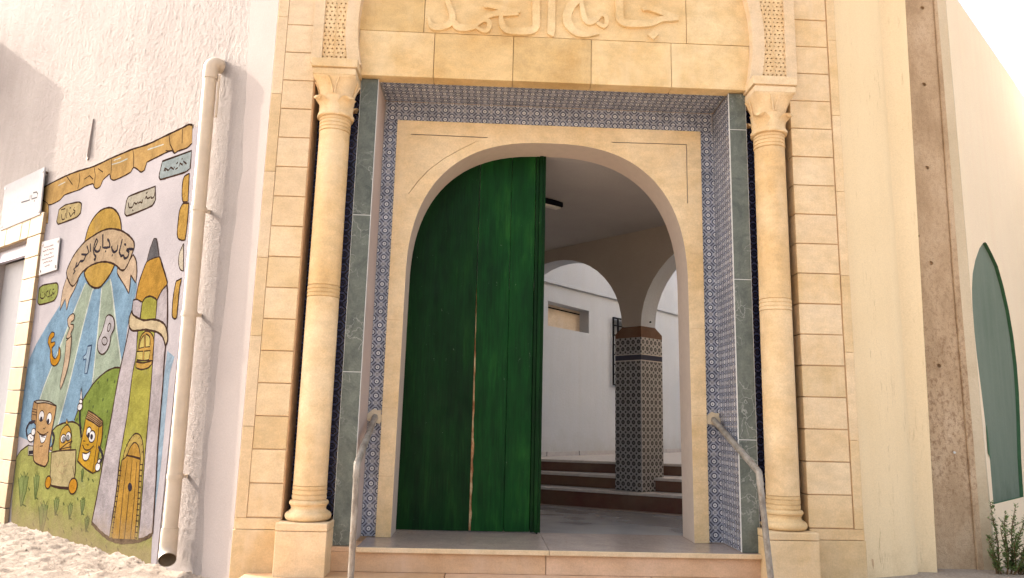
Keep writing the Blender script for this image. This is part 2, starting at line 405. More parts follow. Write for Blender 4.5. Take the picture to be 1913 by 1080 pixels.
# ------------------------------------------------------------------ mesh helpers
class MB:
    def __init__(s): s.v, s.f, s.mi, s.uvs = [], [], [], {}
    def add(s, vs, fs, mi=0):
        o = len(s.v); s.v += [tuple(p) for p in vs]
        for f in fs: s.f.append(tuple(i + o for i in f)); s.mi.append(mi)
        return s
    def box(s, x0, x1, y0, y1, z0, z1, mi=0):
        vs = [(x, y, z) for x in (x0, x1) for y in (y0, y1) for z in (z0, z1)]
        return s.add(vs, [(0, 1, 3, 2), (4, 6, 7, 5), (0, 4, 5, 1), (2, 3, 7, 6), (0, 2, 6, 4), (1, 5, 7, 3)], mi)
    def obox(s, O, U, V, W_, mi=0):
        """box spanned from O by the vectors U, V, W_"""
        O, U, V, W_ = map(Vector, (O, U, V, W_))
        vs = [O + U*a + V*b + W_*c for a in (0, 1) for b in (0, 1) for c in (0, 1)]
        return s.add(vs, [(0, 1, 3, 2), (4, 6, 7, 5), (0, 4, 5, 1), (2, 3, 7, 6), (0, 2, 6, 4), (1, 5, 7, 3)], mi)
    def plate(s, outer, holes, fn, d0, d1, mi=0, side=None, side_outer=False):
        """polygon with holes, extruded from depth d0 to d1; fn(u, v, d) -> point"""
        loops = [list(outer)] + [list(h) for h in holes]
        flatp = [p for l in loops for p in l]
        tris = tessellate_polygon([[Vector((p[0], p[1], 0)) for p in l] for l in loops])
        n = len(flatp); o = len(s.v)
        s.v += [tuple(fn(p[0], p[1], d0)) for p in flatp] + [tuple(fn(p[0], p[1], d1)) for p in flatp]
        for t in tris:
            s.f.append(tuple(i + o for i in t)); s.mi.append(mi)
            s.f.append(tuple(i + o + n for i in reversed(t))); s.mi.append(mi)
        k = o
        for l in loops:
            m = len(l)
            for i in range(m):
                j = (i + 1) % m
                s.f.append((k + i, k + j, k + j + n, k + i + n)); s.mi.append(mi if side is None or (l is loops[0] and len(loops) > 1 and not side_outer) else side)
            k += m
        return s
    def tube(s, pts, r, seg=14, mi=0, cap=True):
        pts = [Vector(p) for p in pts]; rings = []
        ref = None
        for i, p in enumerate(pts):
            t = (pts[min(i+1, len(pts)-1)] - pts[max(i-1, 0)]).normalized()
            if ref is None:
                ref = Vector((0, 0, 1)) if abs(t.z) < 0.9 else Vector((1, 0, 0))
            a = (ref - t*ref.dot(t)).normalized(); b = t.cross(a); ref = a
            rr = r[i] if isinstance(r, (list, tuple)) else r
            rings.append([p + (a*math.cos(2*math.pi*k/seg) + b*math.sin(2*math.pi*k/seg))*rr for k in range(seg)])
        o = len(s.v)
        for rg in rings: s.v += [tuple(q) for q in rg]
        for i in range(len(rings)-1):
            for k in range(seg):
                k2 = (k+1) % seg
                s.f.append((o+i*seg+k, o+i*seg+k2, o+(i+1)*seg+k2, o+(i+1)*seg+k)); s.mi.append(mi)
        if cap:
            s.f.append(tuple(o+k for k in reversed(range(seg)))); s.mi.append(mi)
            s.f.append(tuple(o+(len(rings)-1)*seg+k for k in range(seg))); s.mi.append(mi)
        return s
    def loft(s, cx, cy, secs, seg=40, mi=0, cap=True):
        """stacked superellipse sections (z, radius, exponent)"""
        o = len(s.v)
        for z, r, p in secs:
            for k in range(seg):
                t = 2*math.pi*(k+0.5)/seg; c, q = math.cos(t), math.sin(t)
                f = (abs(c)**p + abs(q)**p) ** (-1.0/p)
                s.v.append((cx + r*f*c, cy + r*f*q, z))
        for i in range(len(secs)-1):
            for k in range(seg):
                k2 = (k+1) % seg
                s.f.append((o+i*seg+k, o+i*seg+k2, o+(i+1)*seg+k2, o+(i+1)*seg+k)); s.mi.append(mi)
        if cap:
            s.f.append(tuple(o+k for k in reversed(range(seg)))); s.mi.append(mi)
            s.f.append(tuple(o+(len(secs)-1)*seg+k for k in range(seg))); s.mi.append(mi)
        return s
    def mesh(s, name, mats, smooth=None):
        me = bpy.data.meshes.new(name)
        me.from_pydata(s.v, [], s.f)
        for m in (mats if isinstance(mats, (list, tuple)) else [mats]): me.materials.append(m)
        me.polygons.foreach_set('material_index', s.mi)
        bm = bmesh.new(); bm.from_mesh(me)
        bmesh.ops.recalc_face_normals(bm, faces=bm.faces)
        bm.to_mesh(me); bm.free()
        if smooth is not None:
            me.polygons.foreach_set('use_smooth', [True]*len(me.polygons))
            me.set_sharp_from_angle(angle=R(smooth))
        me.update()
        return me

def link(name, me, parent=None, bevel=0.0):
    o = bpy.data.objects.new(name, me); COL.objects.link(o)
    if parent is not None: attach(o, parent)
    if bevel:
        b = o.modifiers.new('bevel', 'BEVEL'); b.width = bevel; b.segments = 2; b.limit_method = 'ANGLE'; b.angle_limit = R(35)
    return o
def attach(o, parent):
    o.parent = parent
    if parent.parent is None: o.matrix_parent_inverse = Matrix.Translation(-Vector(parent.location))   # parts themselves sit at the world origin
def build(name, mb, mats, parent=None, bevel=0.0, smooth=None):
    return link(name, mb.mesh(name, mats, smooth), parent, bevel)
def thing(name, label, cat, loc=(0, 0, 0), group=None):
    o = bpy.data.objects.new(name, None); COL.objects.link(o); o.location = loc
    o.empty_display_size = 0.2
    o['label'] = label; o['category'] = cat
    if group: o['group'] = group
    return o
def tag(o, label, cat, group=None):
    o['label'] = label; o['category'] = cat
    if group: o['group'] = group
    return o
def structure(name, mb, mats, smooth=None):
    o = build(name, mb, mats, None, 0, smooth); o['kind'] = 'structure'; return o
def front(u, v, d): return Vector((u, d, v))          # facade plane: x, z, depth y
def stroke(pts):
    """ribbon outline (left and right rows) of a polyline whose points carry a width"""
    L, Rr = [], []
    n = len(pts)
    for i, (x, y, w) in enumerate(pts):
        a = pts[max(i-1, 0)]; b = pts[min(i+1, n-1)]
        dx, dy = b[0]-a[0], b[1]-a[1]; q = math.hypot(dx, dy) or 1
        nx, ny = -dy/q, dx/q
        L.append((x+nx*w/2, y+ny*w/2)); Rr.append((x-nx*w/2, y-ny*w/2))
    return L, Rr
def curve(pts, closed, n=4):
    """round a hand-traced outline wherever it bends gently, keep its sharp corners"""
    m = len(pts)
    if m < 4: return pts
    P = [Vector(p) for p in pts]; tan = []
    for i in range(m):
        if not closed and i in (0, m-1): tan.append(None); continue
        a, b_ = P[i]-P[i-1], P[(i+1) % m]-P[i]
        if a.length < 1e-6 or b_.length < 1e-6 or a.angle(b_) > R(62): tan.append(None)
        else: tan.append((a.normalized()*min(a.length, b_.length) + b_.normalized()*min(a.length, b_.length))/2)
    out = []
    for i in range(m if closed else m-1):
        p, q = P[i], P[(i+1) % m]; t0, t1 = tan[i], tan[(i+1) % m]
        if t0 is None and t1 is None: out.append(tuple(p)); continue
        c = q-p
        t0 = c if t0 is None else t0; t1 = c if t1 is None else t1
        for k in range(n):
            t = k/n; out.append(tuple(p*(2*t**3-3*t*t+1) + t0*(t**3-2*t*t+t) + q*(-2*t**3+3*t*t) + t1*(t**3-t*t)))
    if not closed: out.append(tuple(P[-1]))
    return out
def smooth_line(pts, n=5):
    """Catmull-Rom resampling"""
    out = []
    for i in range(len(pts)-1):
        p0, p1, p2, p3 = pts[max(i-1, 0)], pts[i], pts[i+1], pts[min(i+2, len(pts)-1)]
        for k in range(n):
            t = k/n
            out.append(tuple(0.5*((2*b) + (-a+c)*t + (2*a-5*b+4*c-d)*t*t + (-a+3*b-3*c+d)*t**3) for a, b, c, d in zip(p0, p1, p2, p3)))
    out.append(tuple(pts[-1])); return out
MURAL=[
('painted_sky',[
('f','blue',0,[(3.094,2.237),(3.424,1.971),(4.125,1.39),(4.121,0.737),(4.13,0.601),(3.945,0.58),(2.944,0.466),(2.426,0.49),(2.19,1.008),(1.946,1.191),(1.93,1.609),(1.842,1.909),(1.852,1.991),(2.346,2.205)]),
('f','blue2',0,[(1.174,1.366),(1.047,1.312),(1.096,1.174),(1.083,0.482),(1.108,0.065),(1.112,-0.023),(1.142,0.284),(1.162,0.581),(1.188,0.963)])]),
('painted_ray',[
('f','sage',0,[(2.938,2.093),(2.727,2.021),(2.76,2.001),(2.867,1.681),(3.022,1.115),(3.153,0.738),(3.291,0.701),(3.697,0.965),(3.613,1.122),(3.34,1.515)]),
('l','pale',0.022,[(2.938,2.093),(3.34,1.515),(3.613,1.122),(3.697,0.965)]),
('l','pale',0.022,[(2.727,2.021),(2.76,2.001),(2.867,1.681),(3.022,1.115),(3.153,0.738)])]),
('painted_ray',[
('f','sage',0,[(2.569,2.01),(2.399,2.078),(2.334,1.979),(2.184,1.68),(1.947,1.234),(2.157,1.176),(2.504,1.105),(2.524,1.577)]),
('l','pale',0.022,[(2.559,2.009),(2.555,1.999),(2.524,1.577),(2.504,1.105),(2.502,1.169)]),
('l','pale',0.022,[(2.399,2.078),(2.334,1.979),(2.184,1.68),(1.951,1.25)])]),
('painted_hill',[
('f','green',0,[(1.976,1.25),(2.09,1.253),(2.242,1.225),(2.374,1.176),(2.489,1.117),(2.565,1.056),(2.689,0.951),(2.772,0.836),(2.797,0.786),(2.697,0.716),(2.364,0.491),(2.092,0.481),(2.046,0.762),(1.986,1.191)]),
('l','ink',0.016,[(1.976,1.25),(2.09,1.253),(2.242,1.225),(2.374,1.176),(2.489,1.117),(2.565,1.056),(2.689,0.951),(2.772,0.836),(2.797,0.786)]),
('f','dgreen',0,[(2.503,0.958),(2.511,0.947),(2.523,0.944),(2.533,0.95),(2.533,0.961),(2.525,0.972),(2.513,0.975),(2.504,0.969)]),
('f','dgreen',0,[(2.231,0.974),(2.239,0.964),(2.251,0.961),(2.259,0.966),(2.26,0.977),(2.252,0.988),(2.24,0.991),(2.232,0.985)]),
('f','dgreen',0,[(2.373,1.125),(2.381,1.115),(2.393,1.112),(2.402,1.118),(2.403,1.129),(2.394,1.139),(2.382,1.142),(2.374,1.137)]),
('f','dgreen',0,[(2.188,1.146),(2.196,1.136),(2.208,1.133),(2.216,1.139),(2.217,1.15),(2.209,1.16),(2.197,1.163),(2.189,1.158)]),
('f','dgreen',0,[(2.043,1.129),(2.051,1.119),(2.062,1.116),(2.07,1.121),(2.071,1.132),(2.063,1.142),(2.052,1.145),(2.043,1.14)]),
('f','dgreen',0,[(2.414,0.91),(2.422,0.9),(2.435,0.896),(2.443,0.902),(2.444,0.913),(2.436,0.924),(2.424,0.927),(2.415,0.922)]),
('f','dgreen',0,[(2.115,0.874),(2.123,0.864),(2.134,0.86),(2.143,0.866),(2.143,0.877),(2.135,0.887),(2.124,0.89),(2.116,0.885)]),
('f','dgreen',0,[(2.725,0.794),(2.733,0.783),(2.746,0.78),(2.755,0.785),(2.756,0.797),(2.748,0.808),(2.735,0.811),(2.726,0.806)]),
('f','dgreen',0,[(2.093,0.66),(2.1,0.65),(2.112,0.647),(2.12,0.652),(2.12,0.663),(2.113,0.673),(2.101,0.676),(2.093,0.671)])]),
('painted_meadow',[
('f','olive',0,[(3.28,0.667),(3.191,0.725),(3.033,0.757),(2.833,0.774),(2.707,0.752),(2.596,0.702),(2.475,0.423),(3.186,0.386)]),
('l','ink',0.016,[(3.282,0.676),(3.19,0.722),(3.032,0.756),(2.833,0.772),(2.707,0.752),(2.619,0.717)]),
('f','olive',0,[(4.102,0.392),(4.015,0.459),(3.822,0.524),(3.579,0.434),(3.219,0.484),(2.536,0.436),(2.206,0.574),(2.081,0.534),(2.127,0.21),(2.177,-0.064),(1.801,-0.156),(1.357,-0.12),(1.108,-0.041),(1.075,-0.302),(2.036,-0.31),(2.936,-0.31),(3.996,-0.283),(4.065,-0.03),(4.097,0.34)]),
('l','ink',0.014,[(4.102,0.392),(4.015,0.459),(3.822,0.524)]),
('l','dgreen',0.016,[(3.134,-0.11),(3.107,-0.125),(3.093,-0.132)]),
('l','dgreen',0.016,[(3.455,-0.195),(3.427,-0.211),(3.412,-0.218)]),
('l','dgreen',0.016,[(2.82,0.051),(2.796,0.035),(2.782,0.028)]),
('l','dgreen',0.016,[(2.78,0.273),(2.755,0.257),(2.742,0.249)]),
('l','dgreen',0.016,[(2.364,0.299),(2.341,0.284),(2.329,0.276)]),
('l','dgreen',0.016,[(2.271,0.293),(2.249,0.277),(2.237,0.27)]),
('l','dgreen',0.016,[(3.683,0.12),(3.654,0.103),(3.638,0.095)]),
('l','dgreen',0.016,[(2.538,0.117),(2.515,0.102),(2.502,0.094)]),
('l','dgreen',0.016,[(2.745,-0.184),(2.721,-0.199),(2.708,-0.206)]),
('l','dgreen',0.016,[(3.25,-0.255),(3.223,-0.27),(3.209,-0.277)]),
('l','dgreen',0.016,[(3.334,-0.497),(3.307,-0.511),(3.292,-0.518)]),
('l','dgreen',0.016,[(2.586,-0.142),(2.562,-0.156),(2.55,-0.163)]),
('l','dgreen',0.016,[(3.079,-0.202),(3.053,-0.217),(3.039,-0.224)]),
('l','dgreen',0.016,[(2.381,-0.129),(2.358,-0.143),(2.346,-0.15)]),
('l','dgreen',0.016,[(1.655,-0.207),(1.635,-0.22),(1.625,-0.227)]),
('l','dgreen',0.016,[(2.155,-0.219),(2.133,-0.232),(2.121,-0.239)]),
('l','dgreen',0.016,[(1.871,-0.21),(1.851,-0.223),(1.84,-0.229)]),
('l','dgreen',0.016,[(2.259,-0.198),(2.237,-0.212),(2.226,-0.219)])]),
('painted_flower',[
('f','leafg',0,[(3.97,0.169),(3.896,0.221),(3.713,0.223),(3.705,0.14),(3.76,-0.058),(3.835,-0.064)]),
('l','dgreen',0.016,[(3.98,0.197),(3.894,0.052),(3.816,-0.072)]),
('l','dgreen',0.016,[(3.713,0.223),(3.722,0.084),(3.801,-0.07)]),
('l','dgreen',0.014,[(3.933,0.238),(3.874,0.204),(3.849,0.262),(3.784,0.21),(3.741,0.259)]),
('l','dgreen',0.012,[(3.822,0.188),(3.809,0.114),(3.815,-0.035)]),
('l','dgreen',0.012,[(3.832,-0.069),(3.764,-0.049),(3.669,-0.059)])]),
('painted_flower',[
('f','leafg',0,[(3.577,0.21),(3.541,0.249),(3.441,0.248),(3.431,0.184),(3.447,0.032),(3.487,0.029)]),
('l','dgreen',0.016,[(3.585,0.232),(3.528,0.119),(3.477,0.022)]),
('l','dgreen',0.016,[(3.441,0.248),(3.436,0.14),(3.469,0.023)]),
('l','dgreen',0.014,[(3.562,0.262),(3.527,0.235),(3.518,0.28),(3.479,0.238),(3.459,0.276)]),
('l','dgreen',0.012,[(3.498,0.223),(3.486,0.166),(3.478,0.051)]),
('l','dgreen',0.012,[(3.486,0.025),(3.449,0.039),(3.397,0.029)])]),
('painted_flower',[
('f','leafg',0,[(3.358,-0.056),(3.299,-0.007),(3.151,-0.003),(3.143,-0.081),(3.184,-0.267),(3.244,-0.274)]),
('l','dgreen',0.016,[(3.367,-0.03),(3.294,-0.165),(3.229,-0.281)]),
('l','dgreen',0.016,[(3.151,-0.003),(3.156,-0.134),(3.217,-0.279)]),
('l','dgreen',0.014,[(3.33,0.008),(3.281,-0.023),(3.262,0.032),(3.208,-0.017),(3.175,0.03)]),
('l','dgreen',0.012,[(3.239,-0.037),(3.227,-0.106),(3.229,-0.246)]),
('l','dgreen',0.012,[(3.242,-0.279),(3.187,-0.259),(3.11,-0.268)])]),
('painted_flower',[
('f','leafg',0,[(3.024,0.043),(2.991,0.069),(2.91,0.071),(2.907,0.03),(2.932,-0.069),(2.965,-0.072)]),
('l','dgreen',0.016,[(3.029,0.057),(2.991,-0.015),(2.957,-0.076)]),
('l','dgreen',0.016,[(2.91,0.071),(2.914,0.001),(2.95,-0.075)]),
('l','dgreen',0.014,[(3.008,0.077),(2.982,0.061),(2.97,0.089),(2.942,0.064),(2.922,0.089)]),
('l','dgreen',0.012,[(2.959,0.053),(2.953,0.017),(2.956,-0.058)]),
('l','dgreen',0.012,[(2.964,-0.075),(2.934,-0.065),(2.891,-0.07)])]),
('painted_flower',[
('f','leafg',0,[(2.697,0.024),(2.67,0.047),(2.603,0.049),(2.601,0.012),(2.621,-0.075),(2.648,-0.077)]),
('l','dgreen',0.016,[(2.7,0.036),(2.669,-0.026),(2.641,-0.081)]),
('l','dgreen',0.016,[(2.603,0.049),(2.607,-0.013),(2.636,-0.08)]),
('l','dgreen',0.014,[(2.683,0.054),(2.662,0.039),(2.653,0.065),(2.629,0.042),(2.614,0.064)]),
('l','dgreen',0.012,[(2.643,0.033),(2.639,0.001),(2.641,-0.064)]),
('l','dgreen',0.012,[(2.647,-0.079),(2.622,-0.071),(2.587,-0.075)])]),
('painted_flower',[
('f','leafg',0,[(2.451,0.089),(2.426,0.112),(2.362,0.113),(2.359,0.076),(2.378,-0.013),(2.404,-0.016)]),
('l','dgreen',0.016,[(2.455,0.102),(2.425,0.037),(2.397,-0.019)]),
('l','dgreen',0.016,[(2.362,0.113),(2.365,0.05),(2.392,-0.019)]),
('l','dgreen',0.014,[(2.439,0.12),(2.418,0.105),(2.41,0.13),(2.387,0.107),(2.372,0.129)]),
('l','dgreen',0.012,[(2.4,0.098),(2.396,0.064),(2.397,-0.003)]),
('l','dgreen',0.012,[(2.403,-0.018),(2.379,-0.009),(2.346,-0.014)])]),
('painted_flower',[
('f','leafg',0,[(2.321,-0.052),(2.296,-0.031),(2.234,-0.029),(2.232,-0.062),(2.253,-0.142),(2.278,-0.144)]),
('l','dgreen',0.016,[(2.324,-0.041),(2.297,-0.098),(2.272,-0.147)]),
('l','dgreen',0.016,[(2.234,-0.029),(2.239,-0.085),(2.267,-0.147)]),
('l','dgreen',0.014,[(2.308,-0.025),(2.289,-0.038),(2.28,-0.015),(2.258,-0.035),(2.243,-0.015)]),
('l','dgreen',0.012,[(2.271,-0.044),(2.268,-0.073),(2.271,-0.132)]),
('l','dgreen',0.012,[(2.278,-0.146),(2.254,-0.138),(2.222,-0.142)])]),
('painted_flower',[
('f','leafg',0,[(2.51,0.342),(2.498,0.359),(2.462,0.358),(2.458,0.329),(2.463,0.26),(2.477,0.259)]),
('l','dgreen',0.016,[(2.513,0.352),(2.492,0.301),(2.473,0.256)]),
('l','dgreen',0.016,[(2.462,0.358),(2.46,0.309),(2.47,0.257)]),
('l','dgreen',0.014,[(2.505,0.365),(2.493,0.353),(2.49,0.372),(2.476,0.354),(2.469,0.37)]),
('l','dgreen',0.012,[(2.482,0.347),(2.478,0.321),(2.474,0.269)]),
('l','dgreen',0.012,[(2.476,0.257),(2.464,0.263),(2.445,0.258)])]),
('painted_stone_border',[
('f','ochre',0,[(4.447,3.323),(4.246,3.333),(3.788,3.342),(3.488,3.333),(3.091,3.306),(2.707,3.311),(2.494,3.307),(2.253,3.304),(1.948,3.284),(1.649,3.289),(1.334,3.294),(1.214,3.298),(1.151,3.278),(1.126,3.109),(1.203,3.086),(1.355,3.091),(1.415,3.084),(1.469,3.12),(1.597,3.123),(1.742,3.116),(1.925,3.108),(1.951,3.037),(2.019,3.033),(2.109,3.081),(2.187,3.11),(2.233,3.075),(2.432,3.061),(2.584,3.063),(2.66,3.096),(2.693,3.148),(2.832,3.111),(2.877,3.055),(2.967,3.048),(3.028,3.082),(3.058,3.116),(3.251,3.124),(3.378,3.113),(3.766,3.124),(3.872,3.088),(3.989,3.078),(4.188,3.087),(4.401,3.189)]),
('l','ink',0.018,[(4.447,3.323),(4.246,3.333),(3.788,3.342),(3.488,3.333),(3.091,3.306),(2.707,3.311),(2.494,3.307),(2.253,3.304),(1.948,3.284),(1.649,3.289),(1.334,3.294),(1.214,3.298),(1.151,3.278)]),
('l','ink',0.014,[(1.126,3.109),(1.203,3.086),(1.355,3.091),(1.415,3.084),(1.469,3.12),(1.597,3.123),(1.742,3.116),(1.925,3.108),(1.951,3.037),(2.019,3.033),(2.109,3.081),(2.187,3.11),(2.233,3.075),(2.432,3.061),(2.584,3.063),(2.66,3.096),(2.693,3.148),(2.832,3.111),(2.877,3.055),(2.967,3.048),(3.028,3.082),(3.058,3.116),(3.251,3.124),(3.378,3.113),(3.766,3.124),(3.872,3.088),(3.989,3.078),(4.188,3.087),(4.401,3.189)]),
('l','ink',0.012,[(3.091,3.306),(3.031,3.205),(3.028,3.082)]),
('l','ink',0.012,[(2.697,3.309),(2.67,3.207),(2.66,3.096)]),
('l','ink',0.012,[(2.243,3.301),(2.203,3.209),(2.187,3.11)]),
('l','ink',0.012,[(3.447,3.305),(3.41,3.22),(3.426,3.127)]),
('l','ink',0.012,[(1.55,3.279),(1.515,3.188),(1.415,3.084)]),
('l','ink',0.012,[(1.317,3.281),(1.297,3.147)]),
('l','ink',0.012,[(3.297,3.209),(3.173,3.223),(3.072,3.166)]),
('l','ink',0.012,[(2.985,3.261),(2.856,3.198)]),
('l','ink',0.012,[(3.788,3.342),(3.584,3.205)]),
('l','ink',0.012,[(1.585,3.145),(1.468,3.116)]),
('l','pale',0.012,[(2.669,3.239),(2.492,3.225),(2.335,3.228)]),
('l','pale',0.012,[(2.639,3.274),(2.485,3.268)]),
('l','pale',0.012,[(1.632,3.214),(1.936,3.23)]),
('l','pale',0.012,[(3.978,3.268),(3.79,3.273)]),
('f','ochre',0,[(4.421,3.188),(4.186,3.081),(4.127,2.87),(4.385,2.908)]),
('c','ink',0.01,[(4.421,3.188),(4.186,3.081),(4.127,2.87),(4.385,2.908)]),
('f','ochre2',0,[(1.118,2.844),(1.197,2.831),(1.216,2.78),(1.201,2.668),(1.174,2.609),(1.091,2.595)]),
('c','ink',0.014,[(1.118,2.844),(1.197,2.831),(1.216,2.78),(1.201,2.668),(1.174,2.609),(1.091,2.595)]),
('f','ochre2',0,[(1.074,2.579),(1.178,2.589),(1.218,2.534),(1.221,2.472),(1.218,2.349),(1.193,2.299),(1.129,2.272),(1.07,2.267),(1.065,2.425)]),
('c','ink',0.014,[(1.074,2.579),(1.178,2.589),(1.218,2.534),(1.221,2.472),(1.218,2.349),(1.193,2.299),(1.129,2.272),(1.07,2.267),(1.065,2.425)]),
('f','cream',0,[(1.093,2.241),(1.143,2.164),(1.143,2.089),(1.1,2.024),(1.046,2.004)]),
('c','ink',0.01,[(1.093,2.241),(1.143,2.164),(1.143,2.089),(1.1,2.024),(1.046,2.004)]),
('f','ochre2',0,[(1.063,1.946),(1.147,1.933),(1.163,1.867),(1.169,1.76),(1.151,1.641),(1.111,1.62),(1.076,1.625),(1.081,1.862)]),
('c','ink',0.014,[(1.063,1.946),(1.147,1.933),(1.163,1.867),(1.169,1.76),(1.151,1.641),(1.111,1.62),(1.076,1.625),(1.081,1.862)])]),
('painted_word_plate',[
('f','slate',0,[(1.622,3.054),(1.12,3.043),(1.112,2.885),(1.189,2.869),(1.434,2.877),(1.626,2.888),(1.654,2.928)]),
('c','ink',0.016,[(1.622,3.054),(1.12,3.043),(1.112,2.885),(1.189,2.869),(1.434,2.877),(1.626,2.888),(1.654,2.928)]),
('l','ink',0.015,[(1.576,2.954),(1.548,2.973),(1.495,2.946),(1.452,2.962),(1.399,2.935),(1.389,2.957)]),
('l','ink',0.015,[(1.567,2.985),(1.543,2.947)]),
('l','ink',0.015,[(1.309,2.941),(1.3,2.971),(1.249,2.945),(1.24,2.975),(1.181,2.939)]),
('l','ink',0.015,[(1.362,2.976),(1.333,2.986)]),
('l','ink',0.015,[(1.275,2.998),(1.262,3.007)]),
('l','ink',0.015,[(1.323,2.936),(1.367,2.929)])]),
('painted_word_plate',[
('f','beige',0,[(2.218,2.834),(1.705,2.84),(1.671,2.71),(1.723,2.666),(2.199,2.647),(2.252,2.681),(2.251,2.784)]),
('c','ink',0.016,[(2.218,2.834),(1.705,2.84),(1.671,2.71),(1.723,2.666),(2.199,2.647),(2.252,2.681),(2.251,2.784)]),
('l','ink',0.015,[(2.204,2.776),(2.173,2.723),(2.109,2.717),(2.084,2.755),(2.035,2.734),(2.004,2.75)]),
('l','ink',0.015,[(2,2.733),(1.967,2.74),(1.92,2.723),(1.928,2.758)]),
('l','ink',0.015,[(1.876,2.753),(1.856,2.775),(1.825,2.749),(1.776,2.753)]),
('l','ink',0.015,[(1.769,2.76),(1.748,2.739),(1.708,2.745),(1.693,2.787)]),
('l','ink',0.015,[(1.871,2.803),(1.839,2.809)]),
('l','ink',0.015,[(2.103,2.691),(2.081,2.675)])]),
('painted_word_plate',[
('f','tan2',0,[(3.783,2.993),(3.705,3.004),(3.359,2.977),(3.284,2.943),(3.277,2.848),(3.355,2.818),(3.831,2.814),(3.883,2.851),(3.861,2.981)]),
('c','ink',0.016,[(3.783,2.993),(3.705,3.004),(3.359,2.977),(3.284,2.943),(3.277,2.848),(3.355,2.818),(3.831,2.814),(3.883,2.851),(3.861,2.981)]),
('l','ink',0.015,[(3.77,2.917),(3.738,2.853),(3.667,2.847),(3.663,2.91)]),
('l','ink',0.015,[(3.643,2.955),(3.62,2.845)]),
('l','ink',0.015,[(3.582,2.906),(3.519,2.848),(3.461,2.877),(3.417,2.88)]),
('l','ink',0.015,[(3.446,2.937),(3.473,2.917),(3.421,2.89),(3.432,2.853)]),
('l','ink',0.015,[(3.81,2.967),(3.692,2.963)]),
('l','ink',0.015,[(3.573,2.948),(3.539,2.947)])]),
('painted_word_plate',[
('f','lime',0,[(4.123,2.145),(4.103,2.158),(4.023,2.175),(3.664,2.164),(3.613,2.135),(3.596,2.04),(3.661,1.981),(4.036,1.967),(4.104,1.998)]),
('c','ink',0.016,[(4.123,2.145),(4.103,2.158),(4.023,2.175),(3.664,2.164),(3.613,2.135),(3.596,2.04),(3.661,1.981),(4.036,1.967),(4.104,1.998)]),
('l','ink',0.015,[(4.063,2.091),(4.047,2.046),(3.972,2.027),(3.92,2.05),(3.944,2.085)]),
('l','ink',0.015,[(4.008,2.096),(3.992,2.098)]),
('l','ink',0.015,[(3.881,2.041),(3.908,2.087),(3.853,2.101)]),
('l','ink',0.015,[(3.855,2.034),(3.785,2.038),(3.826,2.089),(3.797,2.11)]),
('l','ink',0.015,[(3.773,2.037),(3.731,2.052),(3.727,2.075),(3.69,2.048),(3.663,2.079)]),
('l','ink',0.015,[(3.732,2.019),(3.716,2.013)]),
('l','ink',0.015,[(3.735,2.099),(3.702,2.106)])]),
('painted_sun',[
('f','sun',0,[(3.085,2.523),(3.032,2.662),(2.933,2.747),(2.805,2.795),(2.649,2.799),(2.516,2.77),(2.394,2.698),(2.322,2.617),(2.27,2.498),(2.658,2.475)]),
('c','ink',0.018,[(3.085,2.523),(3.032,2.662),(2.933,2.747),(2.805,2.795),(2.649,2.799),(2.516,2.77),(2.394,2.698),(2.322,2.617),(2.27,2.498),(2.658,2.475)]),
('f','sun',0,[(3.001,2.202),(2.912,2.25),(2.758,2.272),(2.561,2.262),(2.332,2.21),(2.395,2.133),(2.506,2.06),(2.591,2.021),(2.708,2.023),(2.839,2.066),(2.954,2.148)]),
('c','ink',0.02,[(3.001,2.202),(2.912,2.25),(2.758,2.272),(2.561,2.262),(2.332,2.21),(2.395,2.133),(2.506,2.06),(2.591,2.021),(2.708,2.023),(2.839,2.066),(2.954,2.148)])]),
('painted_ribbon',[
('f','peach',0,[(3.415,2.195),(3.219,2.089),(3.109,2.146),(3.184,2.049),(3.274,1.958),(3.306,1.852),(3.378,1.975),(3.476,1.865),(3.473,2.066)]),
('c','ink',0.012,[(3.415,2.195),(3.219,2.089),(3.109,2.146),(3.184,2.049),(3.274,1.958),(3.306,1.852),(3.378,1.975),(3.476,1.865),(3.473,2.066)]),
('f','peach',0,[(2.023,2.224),(1.979,2.256),(1.913,2.195),(1.872,2.093),(1.867,1.988),(1.986,2.073),(1.975,1.991),(1.979,1.903),(2.066,1.975),(2.263,2.119),(2.267,2.169),(2.157,2.128),(2.092,2.15)]),
('c','ink',0.014,[(2.023,2.224),(1.979,2.256),(1.913,2.195),(1.872,2.093),(1.867,1.988),(1.986,2.073),(1.975,1.991),(1.979,1.903),(2.066,1.975),(2.263,2.119),(2.267,2.169),(2.157,2.128),(2.092,2.15)]),
('f','tan',0,[(3.436,2.262),(3.383,2.34),(3.28,2.429),(3.093,2.515),(2.879,2.558),(2.686,2.58),(2.511,2.572),(2.294,2.523),(2.115,2.451),(2,2.377),(1.979,2.325),(1.996,2.286),(2.026,2.232),(2.078,2.165),(2.123,2.133),(2.196,2.141),(2.279,2.183),(2.401,2.227),(2.56,2.258),(2.718,2.267),(2.893,2.252),(3.045,2.211),(3.115,2.165),(3.163,2.115),(3.219,2.089),(3.29,2.11),(3.407,2.204)]),
('c','ink',0.018,[(3.436,2.262),(3.383,2.34),(3.28,2.429),(3.093,2.515),(2.879,2.558),(2.686,2.58),(2.511,2.572),(2.294,2.523),(2.115,2.451),(2,2.377),(1.979,2.325),(1.996,2.286),(2.026,2.232),(2.078,2.165),(2.123,2.133),(2.196,2.141),(2.279,2.183),(2.401,2.227),(2.56,2.258),(2.718,2.267),(2.893,2.252),(3.045,2.211),(3.115,2.165),(3.163,2.115),(3.219,2.089),(3.29,2.11),(3.407,2.204)]),
('l','ink2',0.024,[(1.992,2.306),(2.082,2.32),(2.131,2.32),(2.065,2.288),(2.085,2.248),(2.142,2.242),(2.177,2.276)]),
